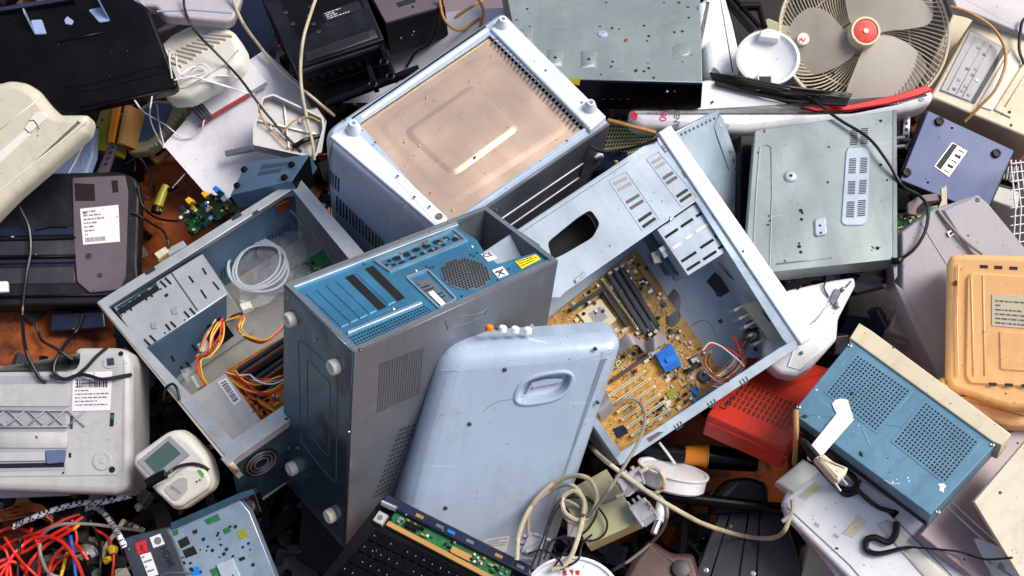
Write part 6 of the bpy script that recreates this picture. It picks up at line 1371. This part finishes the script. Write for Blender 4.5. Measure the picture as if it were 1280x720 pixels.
for k, P in enumerate(([(214, 76), (208, 62), (216, 66), (222, 84), (230, 96), (252, 92), (255, 86), (240, 84), (220, 98)], [(215, 98), (212, 70), (220, 68), (224, 92), (250, 98), (285, 108), (310, 116), (298, 98), (270, 94)], [(218, 100), (240, 96), (262, 102), (288, 110), (318, 118)], [(168, 125), (180, 140), (205, 155), (230, 172), (250, 165), (255, 150)], [(190, 120), (188, 150), (205, 185), (200, 160), (196, 130)], [(226, 100), (250, 80), (262, 90), (240, 104)])):
    cable('thin_wire', ['white wire knotted in small loops on the ribbed cover', 'white wire looping from ribbed cover toward the notebook', 'white wire trailing straight off the ribbed cover', 'white wire curving over the glass dish to the red tip', 'white wire looped vertically beside the glass dish', 'white wire forming the outermost loop on ribbed cover'][k], P, .0015, m_cwhite, lift=.002*k, group='tangled white wires', cat='wire', seg_=6)
cable('wire_tip', 'red tip of a white wire on the stained paper', [(250, 158), (254, 154), (257, 149)], .003, m_red, cat='wire tip')
cable('cable', 'black cable down the left side over the dusty black printer', [(24, 258), (36, 285), (38, 315), (32, 350), (28, 400), (33, 440), (48, 470), (58, 478)], .004, m_cblack)
cable('cable', 'black cable looping across the top of the lower-left printer label', [(104, 392), (98, 410), (82, 430), (70, 450), (68, 466), (80, 474), (100, 468), (112, 470), (130, 474), (165, 468)], .004, m_cblack)
cable('cable', 'short black cable crossing the loop on the lower-left printer', [(62, 470), (85, 474), (105, 462), (120, 446), (134, 434)], .0035, m_cblack)
cable('cable', 'black cable arching over rusty soil to the coloured socket board', [(158, 205), (175, 198), (190, 225), (192, 245), (178, 250)], .003, m_cblack)
cable('cable', 'black cable curving on rusty soil below the olive screwdriver', [(165, 265), (178, 272), (190, 280), (205, 290), (212, 310)], .0025, m_cblack)
cable('cable', 'black cable from under the paper to the socket board', [(172, 232), (178, 256), (195, 272), (222, 276), (236, 268)], .003, m_cblack)
cable('cable', 'black cable on the soil above the lower-left printer', [(45, 405), (52, 425), (70, 436), (90, 450)], .0035, m_cblack)
cable('cable', 'black cable hooked over the rim of the left open case', [(205, 500), (208, 485), (216, 480), (222, 488), (224, 500)], .0025, m_cblack)
cable('cable', 'black cable bent across the white handheld display unit', [(205, 595), (222, 584), (238, 580), (252, 582), (261, 588)], .0035, m_cblack)
# coil region bottom centre
cable('cable', 'long cream cable sagging from right case over black tube to the dirty white printer', [(738, 558), (752, 572), (775, 590), (805, 612), (840, 634), (880, 655), (925, 669), (962, 673), (980, 664), (988, 644)], .0046, m_ccream, win=14)
cable('cable', 'cream cable coiled in large loops against the pale blue casing', [(646, 700), (648, 672), (660, 640), (682, 612), (710, 596), (735, 598), (746, 618), (740, 642), (722, 650), (706, 640), (704, 622), (718, 614), (730, 626), (728, 650), (720, 680), (708, 704), (690, 712)], .0046, m_ccream, lift=.006, win=10)
cable('cable', 'cream cable in a wide arc inside the larger coil', [(660, 668), (662, 640), (680, 618), (706, 606), (722, 612), (732, 636), (722, 656), (712, 644)], .0042, m_ccream, lift=.002)
cable('cable', 'grey cable from the motherboard ports down round the putty box', [(770, 504), (785, 498), (798, 502), (806, 520), (800, 548), (785, 575), (768, 602), (750, 628), (732, 650), (712, 652), (702, 636), (708, 626), (728, 636)], .0034, m_cgrey, lift=.004, win=12)
cable('cable', 'grey cable bundle leading right to the monitor plug', [(738, 630), (755, 628), (778, 618), (790, 612)], .0034, m_cgrey)
cable('cable', 'cream cable arching over to the tilted white lid', [(800, 590), (815, 584), (828, 594), (830, 608), (820, 616)], .0042, m_ccream)
cable('cable', 'grey cable curling right of the white sleeve connector', [(806, 612), (826, 622), (834, 640), (828, 662), (810, 682), (785, 702), (768, 712)], .0032, m_cgrey, win=12)
for k, P in enumerate(([(664, 710), (680, 670), (696, 630), (715, 618), (738, 624), (746, 640), (736, 660), (722, 672), (706, 690), (690, 712)], [(672, 708), (684, 668), (694, 640), (712, 622), (740, 628), (758, 650), (755, 668), (738, 676), (712, 672), (690, 676), (680, 700)], [(660, 692), (680, 688), (700, 702), (706, 716)], [(700, 712), (722, 700), (728, 680), (740, 668)])):
    cable('thin_wire', ['thin black wire looping down over the cream coil', 'thin black wire winding round the white cable tag', 'thin black wire near the lower grey plug', 'thin black wire dropping to the bottom round lid'][k], P, .0018, m_cblack, lift=.004, group='thin black wires over the coil', cat='wire', seg_=6)
cable('cable', 'green and cream tie twisted round the coil beside the white tag', [(722, 650), (730, 648), (740, 644)], .003, m_pcbg, lift=.008, cat='cable tie')
# right
cable('cable', 'black cable over the grey player looping back into its side', [(992, 108), (1020, 128), (1050, 150), (1085, 172), (1108, 200), (1128, 232), (1150, 245), (1160, 262), (1156, 290), (1142, 312), (1126, 324)], .0035, m_cblack, lift=.002, win=7)
cable('plug_stub', 'black cable stub at the edge of the grey player', [(1114, 326), (1122, 326), (1126, 324)], .006, m_black, cat='plug')
cable('cable', 'grey cable lying on the lavender casing', [(1172, 262), (1186, 280), (1205, 300), (1228, 318)], .0034, m_cgrey)
cable('cable', 'cream cable draped over the beige computer drive bays', [(1188, 8), (1212, 16), (1240, 34), (1255, 58), (1256, 84), (1244, 112), (1224, 134), (1206, 152)], .0035, m_ctan)
cable('cable', 'black cord at the right edge over the beige computer', [(1284, 20), (1277, 30), (1274, 60), (1280, 80)], .0035, m_cblack)
for k in range(7):
    o_ = k*2.2; cable('cable', ['flat black lead topmost in the bundle on the white fan base', 'black lead second from the top of the fan base bundle', 'black lead third from the top of the fan base bundle', 'black lead in the middle of the fan base bundle', 'black lead third from the bottom of the fan base bundle', 'black lead second from the bottom of the fan base bundle', 'black lead lowest in the bundle on the white fan base'][k], [(888+k, 92+o_), (930, 98+o_*1.2), (980, 108+o_*1.3), (1030, 114+o_*1.2), (1064-k, 118+o_)], .0034, m_cblack, group='black leads bundled on the fan base', lift=.001*k)
cable('cable', 'black cable tied to bundle loop at the lid clip', [(886, 90), (892, 84), (900, 90), (906, 98)], .0035, m_cwhite)
for k, P in enumerate(([(1000, 545), (1010, 556), (1030, 580), (1045, 605), (1060, 612), (1072, 606), (1060, 590), (1040, 575)], [(1002, 550), (1012, 568), (1030, 592), (1050, 612), (1066, 616), (1070, 600), (1050, 582)], [(1005, 556), (1020, 575), (1040, 600), (1056, 618), (1074, 614)])):
    cable('cable', ['black cord in the topmost loop behind the cream mains plug', 'black cord in the middle loop behind the cream mains plug', 'black cord in the lowest loop behind the cream mains plug'][k], P, .005, m_cblack, group='black cord loops under the blue box')
bpy.context.view_layer.update(); DG = bpy.context.evaluated_depsgraph_get()
PZ = max(SC.ray_cast(DG, CAM, ray(*p).normalized())[1].z for p in ((1030, 580), (1045, 590), (1052, 600)))+.018
# cream mains plug
f = frame([(1022, 585), (1045, 612), (1068, 596), (1040, 572)], PZ, n0=(0, -.3), reg=.5)
t = Thing('mains_plug', 'cream two-pin mains plug hanging below the white tape', 'plug', f, .02)
t.part('plug_body', MB().soft(rnd(f.L([(1018, 571), (1030, 566), (1042, 576), (1061, 584), (1058, 592), (1048, 602), (1042, 598)]), .003), -.02, 0, .006, 3), m_cream)
for a, b in (((1050, 592), (1060, 604)), ((1043, 599), (1052, 612))): t.part('pin', MB().cyl((*f.P(*a), -.009), (*f.P(*b), -.009), .0022), m_metal)
cable('cable', 'black cord running from the mains plug loops along the dirty white printer', [(1070, 610), (1085, 625), (1100, 635), (1118, 640)], .0045, m_cblack)
cable('cable', 'thick black cord hooked into a loop on the dirty white printer', [(1121, 652), (1119, 668), (1110, 678), (1094, 672), (1083, 676), (1084, 688), (1100, 692), (1125, 686), (1140, 684)], .005, m_cblack, taper=lambda u: .0055-.003*max(0, (u-.6)/.4))
cable('cable', 'thin black cord end trailing right to the beige board', [(1138, 684), (1165, 686), (1200, 690), (1230, 699), (1266, 697)], .0018, m_cblack)
cable('wooden_stick', 'tan wooden stick lying over the mesh sheet', [(760, 150), (790, 158), (820, 166)], .004, m_ctan, cat='stick')
cable('cable', 'black cable over the mesh sheet', [(738, 182), (752, 190), (775, 188), (800, 182), (822, 174)], .0035, m_cblack)
cable('wooden_stick', 'tan stick standing between red box and dirty white printer', [(995, 512), (995, 545), (993, 580)], .0045, m_ctan, cat='stick')
for P, lb in (([(548, -5), (556, 25), (575, 38), (600, 22)], 'cream cable curling behind the appliance top edge'), ([(570, 20), (590, 8), (612, -4)], 'cream cable at the top edge left of the grey deck'), ([(596, -5), (604, 14), (600, 34)], 'short cream cable beside the grey deck corner')): cable('cable', lb, P, .0035, m_ctan)
cable('cable', 'black cable beside the mauve-lidded box down to the white sheet', [(552, 0), (548, 30), (538, 54), (520, 66), (508, 84)], .003, m_cblack)
for P, lb in (([(322, 130), (330, 152), (345, 168), (362, 186)], 'thin cream cord inside the off-white tray'), ([(352, 168), (366, 152), (385, 146), (400, 152)], 'thin cream cord bent inside the off-white tray')): cable('cord_length', lb, P, .0018, m_ctan, cat='cord', seg_=6)
cable('cable', 'thin grey antenna wire inside the left open case', [(363, 262), (378, 278), (398, 300), (418, 322)], .0026, m_cgrey)
cable('cable', 'cream cable curving over the near edge of the dirty white printer', [(978, 652), (990, 640), (990, 625)], .004, m_ccream)
cable('metal_rod', 'white rod poking from soil beside the tool', [(824, 553), (834, 566), (844, 580)], .0025, m_cwhite, cat='rod')
for P, lb in (([(1032, 352), (1030, 360), (1036, 372)], 'thin black wire on the white housing'), ([(996, 362), (1004, 356), (1012, 352)], 'short black wire under the grey player')): cable('thin_wire', lb, P, .0015, m_cblack, cat='wire', seg_=6)
# ---------------------------------------------------------------- wire nest bottom left
def braid(label, P):
    o = cable('braided_cable', label, P, .0062, m_cwhite, seg_=10, lift=.004)
    n = len(o.data.vertices)//10; C_ = [sum((o.data.vertices[i*10+k].co for k in range(10)), V())/10 for i in range(n)]
    me = o.data; me.materials.append(m_charc)
    for p in me.polygons:
        vi = min(p.vertices); i, k = vi//10, vi % 10
        if (i+k) % 4 == 0 or (i-k) % 6 == 0: p.material_index = 1
    return o
braid('black and white braided cable above the red wires, upper one', [(15, 659), (35, 650), (60, 640), (95, 630), (130, 627), (164, 619)])
braid('black and white braided cable dropping beside the steel drive front', [(106, 636), (118, 634), (130, 642), (140, 655), (148, 668), (156, 684)])
braid('short black and white braided cable end left of the steel drive', [(150, 653), (164, 657), (180, 664)])
rg = random.Random(17)
for k in range(12):
    L = [(-10, 642+rg.uniform(-8, 14)), (10+rg.uniform(-5, 5), 634+k*1.5), (32, 628+k*1.5+rg.uniform(-2, 2)), (52, 632+k*1.4), (66, 645+k)]
    cable('copper_wire', 'one of the thin copper brown wires coiled above the red wires', L, .0016, m_ccop, lift=.001*k, group='coiled copper wires', cat='wire', seg_=6)
RW = [[(-8, 690), (20, 675), (50, 665), (80, 650), (100, 643)], [(-8, 705), (30, 690), (60, 672), (90, 655), (104, 646)], [(0, 720), (20, 690), (45, 672), (75, 676), (95, 700), (104, 722)], [(30, 722), (40, 700), (60, 680), (85, 665), (98, 655)], [(-8, 668), (15, 660), (40, 668), (50, 690), (48, 722)], [(8, 722), (12, 700), (28, 684), (40, 660)], [(-8, 715), (15, 702), (30, 712), (36, 724)], [(60, 722), (66, 700), (80, 684), (96, 682), (110, 700)], [(-8, 680), (8, 690), (14, 722)], [(90, 650), (96, 672), (90, 690), (72, 704), (60, 722)], [(48, 722), (30, 705), (18, 690), (6, 672)], [(120, 662), (136, 674), (142, 696), (140, 722)]]
RL = ['running from the left edge up to the braided cable', 'parallel to the topmost red wire', 'arching widely over the nest', 'rising steeply in the middle of the nest', 'curling down near the left edge', 'short and steep in the bottom left corner', 'lying lowest at the left edge', 'bent right beside the white connector', 'dropping vertically at the left edge', 'looping back below the braided cable', 'slanting to the bottom middle of the nest', 'nearest to the steel drive front']
for k, P in enumerate(RW): cable('red_wire', 'red wire '+RL[k], P, .0034 if k < 8 else .0026, m_cred, lift=.002*(k % 4), group='nest of red wires', cat='wire')
for P, m, lb, r_ in (([(52, 668), (50, 690), (60, 715), (75, 722)], m_cgrey, 'grey wire arched across the red wire nest', .003), ([(50, 690), (54, 668), (75, 656), (110, 655), (150, 660), (180, 664)], m_cgrey, 'grey wire running right over the nest to the drive', .003), ([(88, 670), (92, 695), (95, 722)], m_cblue, 'blue wire standing upright in the red nest', .0032), ([(112, 650), (122, 670), (126, 695), (124, 722)], m_cblack, 'black wire dropping right of the red nest', .003), ([(26, 668), (24, 690), (22, 722)], m_cblack, 'black wire with pale tip in the red nest', .003), ([(100, 676), (120, 682), (128, 700)], m_cblack, 'black wire curved under the yellow connector', .003), ([(155, 650), (146, 664), (134, 680), (128, 700)], m_ccream, 'cream lead with a round end near the drive', .0045), ([(76, 722), (80, 706), (84, 690)], m_cyel, 'yellow wire stub low in the red nest', .003), ([(100, 655), (90, 662), (80, 660)], m_cyel, 'yellow wire behind the braided cable', .003), ([(64, 686), (80, 690), (96, 692), (108, 686)], m_cblack, 'black wire lying flat across the red nest', .003)):
    cable('wire', lb, P, r_, m, cat='wire', lift=.004)
def lump(name, label, cat, q, m, th=.012, lift=0):
    cx = sum(p[0] for p in q)/len(q); cy = sum(p[1] for p in q)/len(q); d = ray(cx, cy).normalized(); hit, loc, nr, i_, ob, mx = SC.ray_cast(DG, CAM, d)
    f = frame(q, loc.z+th+lift, n0=(0, -.3), reg=.6); return solo(name, label, cat, f, MB().soft(rnd(f.L(q), .002), -th, 0, min(.003, th*.4), 2), m, base=th)
lump('wire_connector', 'white plastic connector with red stripe in the wire nest', 'connector', [(104, 686), (116, 681), (120, 694), (110, 700)], m_white, .014, .01)
lump('wire_connector', 'yellow round connector at the edge of the wire nest', 'connector', [(133, 684), (138, 680), (144, 683), (143, 691), (136, 693)], m_cyel, .016, .01)
lump('wire_connector', 'small yellow stub connector below the round yellow one', 'connector', [(126, 698), (136, 694), (138, 700), (130, 706)], m_cyel, .012, .01)
lump('plastic_plate', 'dull grey plate under the red wire nest', 'plate', [(60, 722), (150, 722), (140, 670), (70, 672)], m_putty, .01)
lump('foam_pad', 'tan paper scrap at the bottom left of the drive', 'scrap', [(138, 722), (165, 722), (156, 706), (142, 712)], m_beige, .008)
lump('cable_lug', 'cream metal lug behind the black plug', 'lug', [(166, 632), (172, 628), (176, 634), (170, 640)], m_offwhite, .01, .01)

bpy.context.view_layer.update(); DG = bpy.context.evaluated_depsgraph_get()
lump('cable_tag', 'small white plastic tag gripping the cream cable coil', 'cable tag', [(709, 674), (725, 672), (723, 645), (709, 647)], m_tape, .012, .014)
# ---------------------------------------------------------------- dust and crumbs lying on everything: uncountable
bpy.context.view_layer.update(); DG = bpy.context.evaluated_depsgraph_get()
rg = random.Random(77); mb = MB()
for k in range(1500):
    px, py = rg.uniform(-20, 1300), rg.uniform(-20, 740)
    if rg.random() < .5: px, py = px, py
    hit, loc, nr, i_, ob, mx = SC.ray_cast(DG, CAM, ray(px, py).normalized())
    if not hit or nr.z < .35 or (ob and ('blade' in ob.name or any(m and 'black' in m.name for m in ob.data.materials) and rg.random() < .8)): continue
    s = rg.uniform(.0004, .0011) if rg.random() < .93 else rg.uniform(.0012, .0024)
    if k % 30 == 0: s = rg.uniform(.002, .0038)
    M = Matrix.Translation(loc+nr*s*.3) @ Matrix.Rotation(rg.uniform(0, 6.28), 4, 'Z') @ Matrix.Rotation(rg.uniform(-.5, .5), 4, 'X')
    a, b, c = s*rg.uniform(.7, 2.2), s, s*.6
    vs = [M @ V(p) for p in ((a, 0, 0), (0, b, 0), (-a, 0, 0), (0, -b, 0), (0, 0, c), (0, 0, -c))]
    mb.add(vs, [(0, 1, 4), (1, 2, 4), (2, 3, 4), (3, 0, 4), (1, 0, 5), (2, 1, 5), (3, 2, 5), (0, 3, 5)], rg.choice([0, 0, 1, 1, 2, 3]))
gr = mb.build('grit', [m_rust, m_charc, m_beige, m_brown], smooth=False); tag(gr, 'fine crumbs of dirt and rust lying on the heap', 'grit', None, 'stuff')
